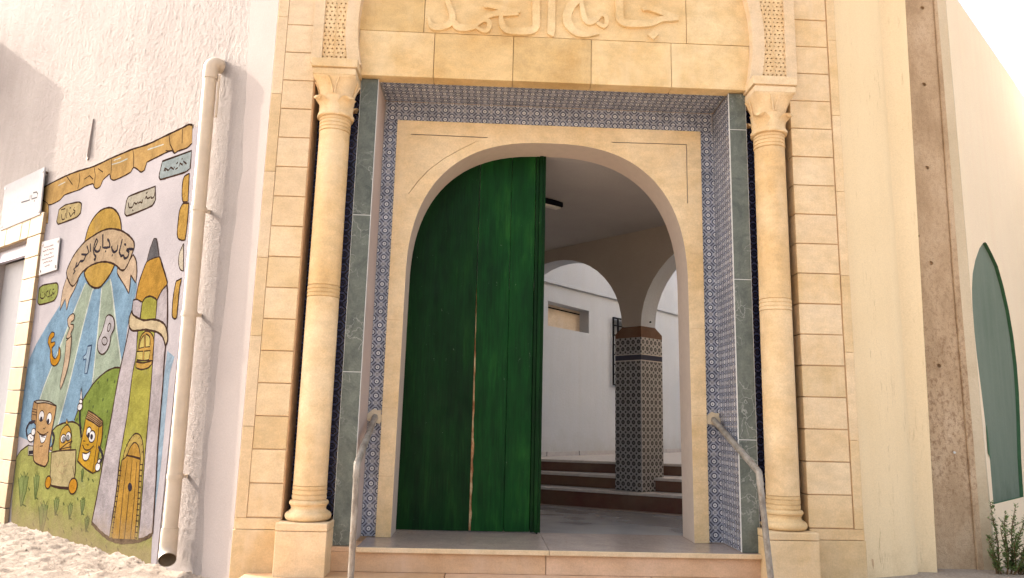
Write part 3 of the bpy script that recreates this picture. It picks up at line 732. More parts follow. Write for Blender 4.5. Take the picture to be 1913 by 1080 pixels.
('l','ink2',0.024,[(2.239,2.435),(2.255,2.369),(2.272,2.317),(2.221,2.273),(2.177,2.276)]),
('l','ink2',0.024,[(2.186,2.381),(2.146,2.365)]),
('l','ink2',0.024,[(2.318,2.39),(2.32,2.34),(2.372,2.327),(2.426,2.357),(2.45,2.396)]),
('l','ink2',0.024,[(2.417,2.309),(2.405,2.297)]),
('l','ink2',0.024,[(2.562,2.479),(2.512,2.446),(2.482,2.392),(2.549,2.393),(2.639,2.406),(2.676,2.543)]),
('l','ink2',0.024,[(2.574,2.368),(2.563,2.353)]),
('l','ink2',0.024,[(2.693,2.427),(2.701,2.384),(2.759,2.38),(2.827,2.408),(2.77,2.49),(2.81,2.513),(2.843,2.446),(2.827,2.373),(2.771,2.331),(2.775,2.303),(2.81,2.316)]),
('l','ink2',0.024,[(2.94,2.486),(2.91,2.397)]),
('l','ink2',0.024,[(3.014,2.473),(2.945,2.396),(3.03,2.371)]),
('l','ink2',0.024,[(3.122,2.4),(3.008,2.382),(3.048,2.328),(3.132,2.329),(3.165,2.296),(3.224,2.28),(3.206,2.329)]),
('l','ink2',0.024,[(3.217,2.28),(3.263,2.266),(3.222,2.239),(3.262,2.216)])]),
('painted_pencil_tower',[
('f','lilac',0,[(1.295,1.932),(1.28,1.866),(1.219,1.579),(1.209,1.324),(1.188,1.095),(1.18,0.928),(1.162,0.581),(1.143,0.433),(1.117,0.137),(1.116,-0.042),(1.203,-0.081),(1.357,-0.12),(1.604,-0.156),(1.801,-0.156),(1.998,-0.118),(2.177,-0.064),(2.127,0.21),(2.097,0.452),(2.046,0.762),(1.986,1.191),(1.92,1.466),(1.894,1.598),(1.876,1.833),(1.639,1.806)]),
('l','ink',0.018,[(1.299,1.918),(1.28,1.866),(1.219,1.579),(1.209,1.324),(1.188,1.095),(1.18,0.928),(1.162,0.581),(1.143,0.433),(1.117,0.137),(1.1,-0.04)]),
('l','ink',0.03,[(1.108,-0.041),(1.203,-0.081),(1.357,-0.12),(1.604,-0.156),(1.801,-0.156),(1.998,-0.118),(2.177,-0.064)]),
('l','ink',0.018,[(1.894,1.598),(1.92,1.466),(1.986,1.191),(2.046,0.762),(2.097,0.452),(2.127,0.21),(2.177,-0.064)]),
('f','core',0,[(1.703,1.803),(1.662,1.835),(1.568,1.844),(1.467,1.814),(1.438,1.789),(1.421,1.54),(1.382,1.093),(1.373,0.926),(1.362,0.678),(1.354,0.498),(1.332,0.194),(1.318,-0.112),(1.82,-0.154),(1.789,0.212),(1.793,0.476),(1.768,0.665),(1.742,0.887),(1.734,1.186),(1.707,1.342),(1.726,1.557),(1.703,1.663)]),
('c','ink',0.014,[(1.703,1.803),(1.662,1.835),(1.568,1.844),(1.467,1.814),(1.438,1.789),(1.421,1.54),(1.382,1.093),(1.373,0.926),(1.362,0.678),(1.354,0.498),(1.332,0.194),(1.318,-0.112),(1.82,-0.154),(1.789,0.212),(1.793,0.476),(1.768,0.665),(1.742,0.887),(1.734,1.186),(1.707,1.342),(1.726,1.557),(1.703,1.663)]),
('f','wood',0,[(1.705,2.158),(1.612,2.175),(1.486,2.177),(1.424,2.106),(1.297,1.94),(1.303,1.914),(1.373,1.874),(1.44,1.797),(1.467,1.814),(1.568,1.844),(1.662,1.835),(1.703,1.803),(1.827,1.841),(1.83,1.85),(1.81,1.975)]),
('c','ink',0.016,[(1.705,2.158),(1.612,2.175),(1.486,2.177),(1.424,2.106),(1.297,1.94),(1.303,1.914),(1.373,1.874),(1.44,1.797),(1.467,1.814),(1.568,1.844),(1.662,1.835),(1.703,1.803),(1.827,1.841),(1.83,1.85),(1.81,1.975)]),
('f','lead',0,[(1.705,2.158),(1.667,2.277),(1.62,2.354),(1.57,2.343),(1.516,2.242),(1.486,2.177),(1.612,2.175)]),
('c','ink',0.01,[(1.705,2.158),(1.667,2.277),(1.62,2.354),(1.57,2.343),(1.516,2.242),(1.486,2.177),(1.612,2.175)]),
('f','lilac',0,[(1.877,1.837),(1.81,1.837),(1.703,1.803),(1.711,1.664),(1.798,1.685),(1.872,1.734)]),
('c','ink',0.014,[(1.877,1.837),(1.81,1.837),(1.703,1.803),(1.711,1.664),(1.798,1.685),(1.872,1.734)]),
('f','cream2',0,[(1.886,1.739),(1.844,1.704),(1.753,1.671),(1.633,1.643),(1.475,1.64),(1.347,1.617),(1.256,1.578),(1.2,1.505),(1.188,1.446),(1.208,1.404),(1.272,1.48),(1.356,1.521),(1.452,1.541),(1.582,1.56),(1.711,1.56),(1.828,1.566),(1.896,1.606),(1.914,1.678)]),
('c','ink',0.018,[(1.886,1.739),(1.844,1.704),(1.753,1.671),(1.633,1.643),(1.475,1.64),(1.347,1.617),(1.256,1.578),(1.2,1.505),(1.188,1.446),(1.208,1.404),(1.272,1.48),(1.356,1.521),(1.452,1.541),(1.582,1.56),(1.711,1.56),(1.828,1.566),(1.896,1.606),(1.914,1.678)]),
('f','ochre2',0,[(1.682,1.303),(1.683,1.409),(1.663,1.496),(1.623,1.532),(1.563,1.546),(1.488,1.528),(1.422,1.473),(1.404,1.294)]),
('c','ink',0.012,[(1.682,1.303),(1.683,1.409),(1.663,1.496),(1.623,1.532),(1.563,1.546),(1.488,1.528),(1.422,1.473),(1.404,1.294)]),
('f','ochre2',0,[(1.695,1.292),(1.549,1.28),(1.412,1.295),(1.409,1.265),(1.461,1.237),(1.583,1.225),(1.683,1.243)]),
('c','ink',0.014,[(1.695,1.292),(1.549,1.28),(1.412,1.295),(1.409,1.265),(1.461,1.237),(1.583,1.225),(1.683,1.243)]),
('f','yel',0,[(1.666,1.405),(1.65,1.476),(1.596,1.519),(1.576,1.412)]),
('c','ink',0.012,[(1.666,1.405),(1.65,1.476),(1.596,1.519),(1.576,1.412)]),
('f','yel',0,[(1.574,1.526),(1.495,1.491),(1.474,1.412),(1.552,1.411)]),
('c','ink',0.012,[(1.574,1.526),(1.495,1.491),(1.474,1.412),(1.552,1.411)]),
('f','yel',0,[(1.695,1.379),(1.588,1.379),(1.577,1.3),(1.68,1.311)]),
('c','ink',0.012,[(1.695,1.379),(1.588,1.379),(1.577,1.3),(1.68,1.311)]),
('f','yel',0,[(1.564,1.378),(1.459,1.378),(1.468,1.304),(1.556,1.299)]),
('c','ink',0.012,[(1.564,1.378),(1.459,1.378),(1.468,1.304),(1.556,1.299)]),
('f','frame',0,[(1.748,0.392),(1.716,0.557),(1.65,0.647),(1.568,0.7),(1.471,0.688),(1.409,0.619),(1.374,0.501),(1.376,0.45),(1.348,0.154),(1.339,-0.111),(1.817,-0.153),(1.78,0.212),(1.786,0.468)]),
('c','ink',0.012,[(1.748,0.392),(1.716,0.557),(1.65,0.647),(1.568,0.7),(1.471,0.688),(1.409,0.619),(1.374,0.501),(1.376,0.45),(1.348,0.154),(1.339,-0.111),(1.817,-0.153),(1.78,0.212),(1.786,0.468)]),
('f','doorw',0,[(1.674,0.515),(1.627,0.586),(1.559,0.63),(1.482,0.602),(1.43,0.513),(1.426,0.448),(1.389,0.151),(1.379,-0.114),(1.78,-0.153),(1.754,0.183),(1.748,0.478)]),
('c','ink',0.012,[(1.674,0.515),(1.627,0.586),(1.559,0.63),(1.482,0.602),(1.43,0.513),(1.426,0.448),(1.389,0.151),(1.379,-0.114),(1.78,-0.153),(1.754,0.183),(1.748,0.478)]),
('l','ink',0.016,[(1.683,0.522),(1.555,0.517),(1.428,0.506)]),
('l','ink',0.01,[(1.651,0.483),(1.661,0.206),(1.643,-0.142)]),
('l','ink',0.01,[(1.564,0.487),(1.558,0.214),(1.55,-0.131)]),
('l','ink',0.01,[(1.484,0.476),(1.456,0.183),(1.45,-0.12)]),
('l','ink',0.01,[(1.426,0.463),(1.382,0.462)]),
('l','ink',0.01,[(1.778,0.396),(1.734,0.395)]),
('l','ink',0.01,[(1.423,0.419),(1.379,0.419)]),
('l','ink',0.01,[(1.779,0.354),(1.736,0.354)]),
('l','ink',0.01,[(1.42,0.375),(1.376,0.375)]),
('l','ink',0.01,[(1.78,0.312),(1.738,0.312)]),
('l','ink',0.01,[(1.416,0.332),(1.373,0.332)]),
('l','ink',0.01,[(1.781,0.27),(1.74,0.27)]),
('l','ink',0.01,[(1.413,0.288),(1.369,0.288)]),
('l','ink',0.01,[(1.782,0.229),(1.742,0.229)]),
('l','ink',0.01,[(1.41,0.245),(1.366,0.245)]),
('l','ink',0.01,[(1.783,0.187),(1.743,0.187)]),
('l','ink',0.01,[(1.407,0.202),(1.363,0.202)]),
('l','ink',0.01,[(1.785,0.145),(1.745,0.146)]),
('l','ink',0.01,[(1.403,0.158),(1.36,0.159)]),
('l','ink',0.01,[(1.786,0.104),(1.747,0.104)]),
('l','ink',0.01,[(1.4,0.115),(1.357,0.116)]),
('l','ink',0.01,[(1.787,0.063),(1.749,0.063)]),
('l','ink',0.01,[(1.397,0.073),(1.354,0.074)]),
('l','ink',0.01,[(1.788,0.021),(1.751,0.022)]),
('l','ink',0.01,[(1.394,0.03),(1.351,0.031)]),
('l','ink',0.01,[(1.789,-0.02),(1.752,-0.019)]),
('l','ink',0.01,[(1.391,-0.013),(1.348,-0.011)]),
('l','ink',0.01,[(1.79,-0.061),(1.754,-0.06)]),
('l','ink',0.01,[(1.387,-0.055),(1.345,-0.054)]),
('l','ink',0.01,[(1.791,-0.102),(1.756,-0.101)]),
('l','ink',0.01,[(1.384,-0.097),(1.341,-0.096)]),
('l','ink',0.01,[(1.792,-0.143),(1.758,-0.142)]),
('l','ink',0.008,[(1.669,0.595),(1.705,0.61)]),
('l','ink',0.008,[(1.64,0.64),(1.666,0.655)]),
('l','ink',0.008,[(1.576,0.671),(1.584,0.686)]),
('l','ink',0.008,[(1.495,0.659),(1.484,0.675)]),
('l','ink',0.008,[(1.438,0.611),(1.415,0.628)]),
('l','ink',0.008,[(1.412,0.556),(1.387,0.572)]),
('f','ink2',0,[(1.515,0.279),(1.515,0.264),(1.523,0.252),(1.536,0.244),(1.553,0.243),(1.569,0.248),(1.583,0.259),(1.59,0.274),(1.59,0.289),(1.582,0.301),(1.569,0.309),(1.552,0.31),(1.536,0.304),(1.522,0.293)])]),
('painted_letter',[
('f','orange',0,[(3.63,1.51),(3.678,1.548),(3.665,1.612),(3.608,1.65),(3.537,1.641),(3.537,1.605),(3.597,1.581),(3.596,1.544),(3.496,1.549),(3.487,1.521),(3.555,1.488),(3.504,1.405),(3.428,1.376),(3.372,1.41),(3.379,1.499),(3.331,1.452),(3.316,1.372),(3.365,1.321),(3.438,1.305),(3.526,1.335),(3.573,1.408),(3.58,1.462)]),
('c','ink',0.012,[(3.63,1.51),(3.678,1.548),(3.665,1.612),(3.608,1.65),(3.537,1.641),(3.537,1.605),(3.597,1.581),(3.596,1.544),(3.496,1.549),(3.487,1.521),(3.555,1.488),(3.504,1.405),(3.428,1.376),(3.372,1.41),(3.379,1.499),(3.331,1.452),(3.316,1.372),(3.365,1.321),(3.438,1.305),(3.526,1.335),(3.573,1.408),(3.58,1.462)])]),
('painted_letter',[
('f','peach',0,[(3.255,1.759),(3.212,1.792),(3.132,1.808),(3.093,1.783),(3.102,1.744),(3.159,1.726),(3.163,1.704),(3.087,1.695),(3.086,1.66),(3.134,1.61),(3.104,1.582),(3.183,1.565),(3.228,1.571),(3.21,1.614),(3.172,1.665),(3.227,1.704)]),
('c','ink',0.012,[(3.255,1.759),(3.212,1.792),(3.132,1.808),(3.093,1.783),(3.102,1.744),(3.159,1.726),(3.163,1.704),(3.087,1.695),(3.086,1.66),(3.134,1.61),(3.104,1.582),(3.183,1.565),(3.228,1.571),(3.21,1.614),(3.172,1.665),(3.227,1.704)]),
('f','peach',0,[(3.216,1.544),(3.106,1.587),(3.091,1.538),(3.084,1.347),(3.117,1.219),(3.151,1.153),(3.201,1.071),(3.231,1.123),(3.201,1.351)]),
('c','ink',0.012,[(3.216,1.544),(3.106,1.587),(3.091,1.538),(3.084,1.347),(3.117,1.219),(3.151,1.153),(3.201,1.071),(3.231,1.123),(3.201,1.351)])]),
('painted_letter',[
('f','blue2',0,[(2.705,1.469),(2.619,1.474),(2.627,1.366),(2.642,1.218),(2.699,1.215),(2.7,1.352),(2.757,1.345),(2.776,1.375),(2.715,1.403)]),
('c','navy',0.014,[(2.705,1.469),(2.619,1.474),(2.627,1.366),(2.642,1.218),(2.699,1.215),(2.7,1.352),(2.757,1.345),(2.776,1.375),(2.715,1.403)])]),
('painted_letter',[
('f','lilac2',0,[(2.325,1.738),(2.247,1.716),(2.197,1.664),(2.189,1.599),(2.238,1.545),(2.239,1.481),(2.276,1.418),(2.357,1.381),(2.437,1.4),(2.489,1.452),(2.488,1.517),(2.433,1.589),(2.399,1.669),(2.377,1.725)]),
('c','ink',0.014,[(2.325,1.738),(2.247,1.716),(2.197,1.664),(2.189,1.599),(2.238,1.545),(2.239,1.481),(2.276,1.418),(2.357,1.381),(2.437,1.4),(2.489,1.452),(2.488,1.517),(2.433,1.589),(2.399,1.669),(2.377,1.725)]),
('c','ink',0.012,[(2.267,1.617),(2.273,1.602),(2.283,1.591),(2.296,1.585),(2.308,1.587),(2.318,1.596),(2.323,1.61),(2.322,1.626),(2.316,1.641),(2.306,1.653),(2.293,1.658),(2.281,1.656),(2.271,1.647),(2.266,1.633)]),
('c','ink',0.012,[(2.298,1.498),(2.299,1.483),(2.311,1.471),(2.331,1.465),(2.356,1.466),(2.38,1.474),(2.399,1.488),(2.409,1.504),(2.408,1.519),(2.396,1.531),(2.375,1.537),(2.35,1.536),(2.326,1.528),(2.307,1.514)])]),
('painted_book',[
('f','brown2',0,[(3.835,0.956),(3.734,0.938),(3.716,0.823),(3.705,0.726),(3.842,0.777),(3.85,0.866)]),
('c','ink',0.01,[(3.835,0.956),(3.734,0.938),(3.716,0.823),(3.705,0.726),(3.842,0.777),(3.85,0.866)]),
('f','beige',0,[(3.832,0.519),(3.677,0.517),(3.65,0.427),(3.797,0.424)]),
('c','ink',0.01,[(3.832,0.519),(3.677,0.517),(3.65,0.427),(3.797,0.424)]),
('f','ink2',0,[(3.794,0.468),(3.682,0.477),(3.67,0.443),(3.78,0.431)]),
('f','tanor',0,[(3.734,0.938),(3.531,0.952),(3.253,0.915),(3.26,0.804),(3.285,0.684),(3.293,0.448),(3.276,0.398),(3.324,0.345),(3.434,0.344),(3.629,0.38),(3.689,0.516),(3.693,0.691),(3.716,0.823)]),
('c','ink',0.016,[(3.734,0.938),(3.531,0.952),(3.253,0.915),(3.26,0.804),(3.285,0.684),(3.293,0.448),(3.276,0.398),(3.324,0.345),(3.434,0.344),(3.629,0.38),(3.689,0.516),(3.693,0.691),(3.716,0.823)]),
('f','beige',0,[(3.835,0.956),(3.698,0.97),(3.419,0.953),(3.253,0.915),(3.528,0.944),(3.734,0.938)]),
('c','ink',0.012,[(3.835,0.956),(3.698,0.97),(3.419,0.953),(3.253,0.915),(3.528,0.944),(3.734,0.938)]),
('f','white',0,[(3.522,0.812),(3.529,0.79),(3.547,0.772),(3.573,0.763),(3.601,0.764),(3.627,0.775),(3.645,0.794),(3.651,0.817),(3.644,0.839),(3.626,0.857),(3.6,0.866),(3.571,0.864),(3.545,0.853),(3.528,0.835)]),
('c','ink',0.01,[(3.522,0.812),(3.529,0.79),(3.547,0.772),(3.573,0.763),(3.601,0.764),(3.627,0.775),(3.645,0.794),(3.651,0.817),(3.644,0.839),(3.626,0.857),(3.6,0.866),(3.571,0.864),(3.545,0.853),(3.528,0.835)]),
('f','white',0,[(3.326,0.791),(3.333,0.767),(3.35,0.748),(3.375,0.739),(3.403,0.74),(3.427,0.751),(3.444,0.771),(3.45,0.795),(3.443,0.819),(3.425,0.838),(3.4,0.848),(3.372,0.847),(3.348,0.835),(3.331,0.815)]),
('c','ink',0.01,[(3.326,0.791),(3.333,0.767),(3.35,0.748),(3.375,0.739),(3.403,0.74),(3.427,0.751),(3.444,0.771),(3.45,0.795),(3.443,0.819),(3.425,0.838),(3.4,0.848),(3.372,0.847),(3.348,0.835),(3.331,0.815)]),
('f','ink2',0,[(3.55,0.782),(3.552,0.771),(3.56,0.762),(3.572,0.757),(3.586,0.758),(3.6,0.763),(3.61,0.772),(3.614,0.783),(3.612,0.795),(3.605,0.804),(3.592,0.808),(3.578,0.808),(3.565,0.803),(3.555,0.794)]),
('f','ink2',0,[(3.369,0.765),(3.371,0.754),(3.379,0.745),(3.391,0.74),(3.404,0.74),(3.418,0.745),(3.427,0.755),(3.432,0.766),(3.43,0.777),(3.422,0.786),(3.41,0.79),(3.396,0.79),(3.383,0.785),(3.374,0.776)]),
('l','ink',0.01,[(3.506,0.696),(3.465,0.692),(3.448,0.71)]),
('f','white',0,[(3.581,0.635),(3.476,0.626),(3.39,0.637),(3.434,0.569),(3.508,0.558)]),
('c','ink',0.01,[(3.581,0.635),(3.476,0.626),(3.39,0.637),(3.434,0.569),(3.508,0.558)]),
('l','ink',0.012,[(3.642,0.664),(3.561,0.642),(3.468,0.636),(3.362,0.665)]),
('l','ink',0.008,[(3.54,0.617),(3.426,0.612)]),
('l','ink',0.01,[(3.53,0.522),(3.454,0.53)]),
('l','ink',0.008,[(3.857,0.884),(3.739,0.874)]),
('l','ink',0.008,[(3.847,0.857),(3.73,0.848)]),
('l','ink',0.008,[(3.837,0.83),(3.72,0.821)]),
('l','ink2',0.03,[(3.73,0.761),(3.887,0.736),(3.937,0.676),(3.906,0.623),(3.835,0.594)]),
('f','white',0,[(3.707,0.599),(3.709,0.581),(3.726,0.566),(3.756,0.558),(3.792,0.556),(3.828,0.563),(3.856,0.576),(3.871,0.593),(3.869,0.611),(3.851,0.626),(3.821,0.635),(3.784,0.636),(3.749,0.629),(3.721,0.616)]),
('c','ink',0.012,[(3.707,0.599),(3.709,0.581),(3.726,0.566),(3.756,0.558),(3.792,0.556),(3.828,0.563),(3.856,0.576),(3.871,0.593),(3.869,0.611),(3.851,0.626),(3.821,0.635),(3.784,0.636),(3.749,0.629),(3.721,0.616)]),
('f','white',0,[(3.687,0.653),(3.694,0.638),(3.709,0.626),(3.731,0.62),(3.754,0.621),(3.774,0.629),(3.787,0.641),(3.79,0.657),(3.784,0.672),(3.768,0.683),(3.746,0.689),(3.723,0.688),(3.703,0.681),(3.691,0.668)]),
('c','ink',0.01,[(3.687,0.653),(3.694,0.638),(3.709,0.626),(3.731,0.62),(3.754,0.621),(3.774,0.629),(3.787,0.641),(3.79,0.657),(3.784,0.672),(3.768,0.683),(3.746,0.689),(3.723,0.688),(3.703,0.681),(3.691,0.668)]),
('l','ink',0.008,[(3.816,0.608),(3.76,0.584)]),
('l','ink2',0.03,[(3.287,0.676),(3.212,0.627),(3.211,0.577),(3.237,0.526)]),
('f','tanor',0,[(3.216,0.514),(3.216,0.506),(3.222,0.499),(3.233,0.495),(3.246,0.495),(3.259,0.498),(3.27,0.504),(3.275,0.511),(3.275,0.519),(3.269,0.526),(3.258,0.53),(3.245,0.531),(3.231,0.528),(3.221,0.522)]),
('c','ink',0.008,[(3.216,0.514),(3.216,0.506),(3.222,0.499),(3.233,0.495),(3.246,0.495),(3.259,0.498),(3.27,0.504),(3.275,0.511),(3.275,0.519),(3.269,0.526),(3.258,0.53),(3.245,0.531),(3.231,0.528),(3.221,0.522)])]),
('painted_duck',[
('f','duck',0,[(3.049,0.516),(3.078,0.606),(3.053,0.69),(2.945,0.742),(2.852,0.704),(2.809,0.632),(2.804,0.551),(2.911,0.506)]),
('c','ink',0.012,[(3.049,0.516),(3.078,0.606),(3.053,0.69),(2.945,0.742),(2.852,0.704),(2.809,0.632),(2.804,0.551),(2.911,0.506)]),
('f','duck',0,[(2.98,0.754),(2.963,0.8),(2.922,0.747)]),
('c','ink',0.01,[(2.98,0.754),(2.963,0.8),(2.922,0.747)]),
('f','white',0,[(2.927,0.612),(2.934,0.595),(2.951,0.582),(2.975,0.575),(3.001,0.576),(3.025,0.584),(3.041,0.598),(3.047,0.615),(3.04,0.632),(3.023,0.645),(2.999,0.652),(2.972,0.651),(2.949,0.643),(2.933,0.629)]),
('c','ink',0.01,[(2.927,0.612),(2.934,0.595),(2.951,0.582),(2.975,0.575),(3.001,0.576),(3.025,0.584),(3.041,0.598),(3.047,0.615),(3.04,0.632),(3.023,0.645),(2.999,0.652),(2.972,0.651),(2.949,0.643),(2.933,0.629)]),
('f','white',0,[(2.825,0.636),(2.832,0.618),(2.848,0.604),(2.871,0.596),(2.896,0.597),(2.918,0.605),(2.934,0.62),(2.939,0.639),(2.932,0.657),(2.916,0.671),(2.893,0.679),(2.868,0.678),(2.845,0.669),(2.83,0.654)]),
('c','ink',0.01,[(2.825,0.636),(2.832,0.618),(2.848,0.604),(2.871,0.596),(2.896,0.597),(2.918,0.605),(2.934,0.62),(2.939,0.639),(2.932,0.657),(2.916,0.671),(2.893,0.679),(2.868,0.678),(2.845,0.669),(2.83,0.654)]),
('f','grey',0,[(2.94,0.608),(2.942,0.598),(2.951,0.589),(2.965,0.584),(2.98,0.584),(2.995,0.589),(3.005,0.598),(3.01,0.608),(3.007,0.619),(2.998,0.627),(2.985,0.632),(2.969,0.632),(2.955,0.627),(2.944,0.619)]),
('c','ink',0.006,[(2.94,0.608),(2.942,0.598),(2.951,0.589),(2.965,0.584),(2.98,0.584),(2.995,0.589),(3.005,0.598),(3.01,0.608),(3.007,0.619),(2.998,0.627),(2.985,0.632),(2.969,0.632),(2.955,0.627),(2.944,0.619)]),
('f','grey',0,[(2.854,0.625),(2.856,0.614),(2.865,0.606),(2.878,0.601),(2.893,0.601),(2.908,0.606),(2.918,0.614),(2.922,0.625),(2.92,0.636),(2.911,0.644),(2.898,0.649),(2.883,0.649),(2.868,0.644),(2.858,0.635)]),
('c','ink',0.006,[(2.854,0.625),(2.856,0.614),(2.865,0.606),(2.878,0.601),(2.893,0.601),(2.908,0.606),(2.918,0.614),(2.922,0.625),(2.92,0.636),(2.911,0.644),(2.898,0.649),(2.883,0.649),(2.868,0.644),(2.858,0.635)]),
('f','ochre2',0,[(3.028,0.517),(2.892,0.572),(2.779,0.599),(2.845,0.553),(2.779,0.545),(2.891,0.473),(2.994,0.506)]),
('c','ink',0.012,[(3.028,0.517),(2.892,0.572),(2.779,0.599),(2.845,0.553),(2.779,0.545),(2.891,0.473),(2.994,0.506)]),
('l','ink',0.01,[(3.008,0.518),(2.88,0.536),(2.783,0.545)]),
('f','board',0,[(3.217,0.48),(3.033,0.501),(2.678,0.525),(2.654,0.415),(2.64,0.285),(2.739,0.183),(3.122,0.177),(3.181,0.269)]),
('c','ink',0.014,[(3.217,0.48),(3.033,0.501),(2.678,0.525),(2.654,0.415),(2.64,0.285),(2.739,0.183),(3.122,0.177),(3.181,0.269)]),
('l','ink',0.022,[(3.122,0.177),(2.914,0.174),(2.738,0.181)]),
('l','faint',0.012,[(3.111,0.355),(3.088,0.392),(3.039,0.35),(3.003,0.379)]),
('l','faint',0.012,[(2.977,0.371),(2.941,0.4),(2.908,0.366),(2.844,0.378),(2.809,0.407)]),
('l','faint',0.012,[(3.005,0.316),(2.907,0.295),(2.872,0.323)]),
('f','orange',0,[(3.141,0.202),(3.148,0.177),(3.167,0.157),(3.195,0.145),(3.225,0.145),(3.252,0.155),(3.271,0.175),(3.277,0.2),(3.269,0.226),(3.25,0.246),(3.222,0.258),(3.191,0.258),(3.165,0.247),(3.146,0.227)]),
('c','ink',0.014,[(3.141,0.202),(3.148,0.177),(3.167,0.157),(3.195,0.145),(3.225,0.145),(3.252,0.155),(3.271,0.175),(3.277,0.2),(3.269,0.226),(3.25,0.246),(3.222,0.258),(3.191,0.258),(3.165,0.247),(3.146,0.227)]),
('f','orange',0,[(2.556,0.208),(2.566,0.178),(2.591,0.154),(2.627,0.14),(2.667,0.139),(2.702,0.152),(2.726,0.176),(2.734,0.205),(2.724,0.236),(2.698,0.26),(2.661,0.274),(2.622,0.274),(2.587,0.261),(2.563,0.237)]),
('c','ink',0.014,[(2.556,0.208),(2.566,0.178),(2.591,0.154),(2.627,0.14),(2.667,0.139),(2.702,0.152),(2.726,0.176),(2.734,0.205),(2.724,0.236),(2.698,0.26),(2.661,0.274),(2.622,0.274),(2.587,0.261),(2.563,0.237)]),
('l','ink',0.01,[(3.2,0.304),(3.17,0.251)]),
('l','ink',0.01,[(2.701,0.377),(2.646,0.302)])]),
('painted_book',[
('l','ink2',0.03,[(2.696,0.877),(2.678,0.797),(2.63,0.701),(2.596,0.638)]),
('f','yelor',0,[(2.551,0.811),(2.391,0.778),(2.253,0.742),(2.254,0.649),(2.26,0.381),(2.273,0.342),(2.435,0.373),(2.62,0.43),(2.611,0.432),(2.584,0.599),(2.562,0.719)]),
('c','ink',0.016,[(2.551,0.811),(2.391,0.778),(2.253,0.742),(2.254,0.649),(2.26,0.381),(2.273,0.342),(2.435,0.373),(2.62,0.43),(2.611,0.432),(2.584,0.599),(2.562,0.719)]),
('f','yelor2',0,[(2.253,0.742),(2.192,0.782),(2.171,0.652),(2.203,0.498),(2.2,0.363),(2.273,0.34),(2.254,0.649)]),
('c','ink',0.012,[(2.253,0.742),(2.192,0.782),(2.171,0.652),(2.203,0.498),(2.2,0.363),(2.273,0.34),(2.254,0.649)]),
('f','brown2',0,[(2.514,0.879),(2.354,0.842),(2.194,0.79),(2.202,0.751),(2.253,0.742),(2.391,0.778),(2.551,0.811)]),
('c','ink',0.012,[(2.514,0.879),(2.354,0.842),(2.194,0.79),(2.202,0.751),(2.253,0.742),(2.391,0.778),(2.551,0.811)]),
('l','ink',0.007,[(2.523,0.859),(2.367,0.822),(2.208,0.774)]),
('l','ink',0.007,[(2.534,0.845),(2.377,0.807),(2.219,0.763)]),
('l','ink',0.007,[(2.545,0.83),(2.388,0.793),(2.231,0.752)]),
('f','white',0,[(2.399,0.689),(2.405,0.67),(2.42,0.655),(2.44,0.647),(2.463,0.648),(2.483,0.657),(2.496,0.673),(2.5,0.692),(2.495,0.711),(2.48,0.725),(2.459,0.733),(2.437,0.732),(2.417,0.723),(2.404,0.708)]),
('c','ink',0.012,[(2.399,0.689),(2.405,0.67),(2.42,0.655),(2.44,0.647),(2.463,0.648),(2.483,0.657),(2.496,0.673),(2.5,0.692),(2.495,0.711),(2.48,0.725),(2.459,0.733),(2.437,0.732),(2.417,0.723),(2.404,0.708)]),
('f','white',0,[(2.308,0.65),(2.315,0.628),(2.334,0.611),(2.361,0.602),(2.391,0.602),(2.417,0.613),(2.435,0.631),(2.44,0.653),(2.433,0.676),(2.413,0.693),(2.386,0.702),(2.357,0.701),(2.331,0.69),(2.313,0.672)]),
('c','ink',0.012,[(2.308,0.65),(2.315,0.628),(2.334,0.611),(2.361,0.602),(2.391,0.602),(2.417,0.613),(2.435,0.631),(2.44,0.653),(2.433,0.676),(2.413,0.693),(2.386,0.702),(2.357,0.701),(2.331,0.69),(2.313,0.672)]),
('f','ink2',0,[(2.419,0.66),(2.421,0.649),(2.428,0.641),(2.439,0.636),(2.451,0.636),(2.463,0.641),(2.471,0.65),(2.475,0.661),(2.473,0.671),(2.466,0.68),(2.455,0.685),(2.442,0.685),(2.431,0.68),(2.422,0.671)]),
('f','ink2',0,[(2.353,0.65),(2.355,0.639),(2.362,0.63),(2.372,0.626),(2.385,0.626),(2.396,0.631),(2.405,0.639),(2.408,0.65),(2.406,0.661),(2.399,0.669),(2.389,0.674),(2.376,0.674),(2.365,0.669),(2.356,0.66)]),
('l','ink',0.01,[(2.549,0.608),(2.501,0.608)]),
('l','ink',0.01,[(2.466,0.584),(2.425,0.573),(2.421,0.589)]),
('f','white',0,[(2.528,0.505),(2.442,0.503),(2.366,0.528),(2.389,0.462),(2.442,0.439),(2.503,0.453)]),
('c','ink',0.012,[(2.528,0.505),(2.442,0.503),(2.366,0.528),(2.389,0.462),(2.442,0.439),(2.503,0.453)]),
('l','ink',0.013,[(2.548,0.573),(2.489,0.536),(2.396,0.536),(2.315,0.574)]),
('f','white',0,[(2.655,0.905),(2.666,0.89),(2.684,0.88),(2.706,0.875),(2.729,0.877),(2.747,0.886),(2.757,0.899),(2.757,0.915),(2.747,0.93),(2.728,0.94),(2.706,0.945),(2.683,0.943),(2.665,0.934),(2.655,0.92)]),
('c','ink',0.012,[(2.655,0.905),(2.666,0.89),(2.684,0.88),(2.706,0.875),(2.729,0.877),(2.747,0.886),(2.757,0.899),(2.757,0.915),(2.747,0.93),(2.728,0.94),(2.706,0.945),(2.683,0.943),(2.665,0.934),(2.655,0.92)]),
('f','white',0,[(2.723,0.967),(2.728,1.084),(2.67,0.967)]),
('c','ink',0.01,[(2.723,0.967),(2.728,1.084),(2.67,0.967)]),
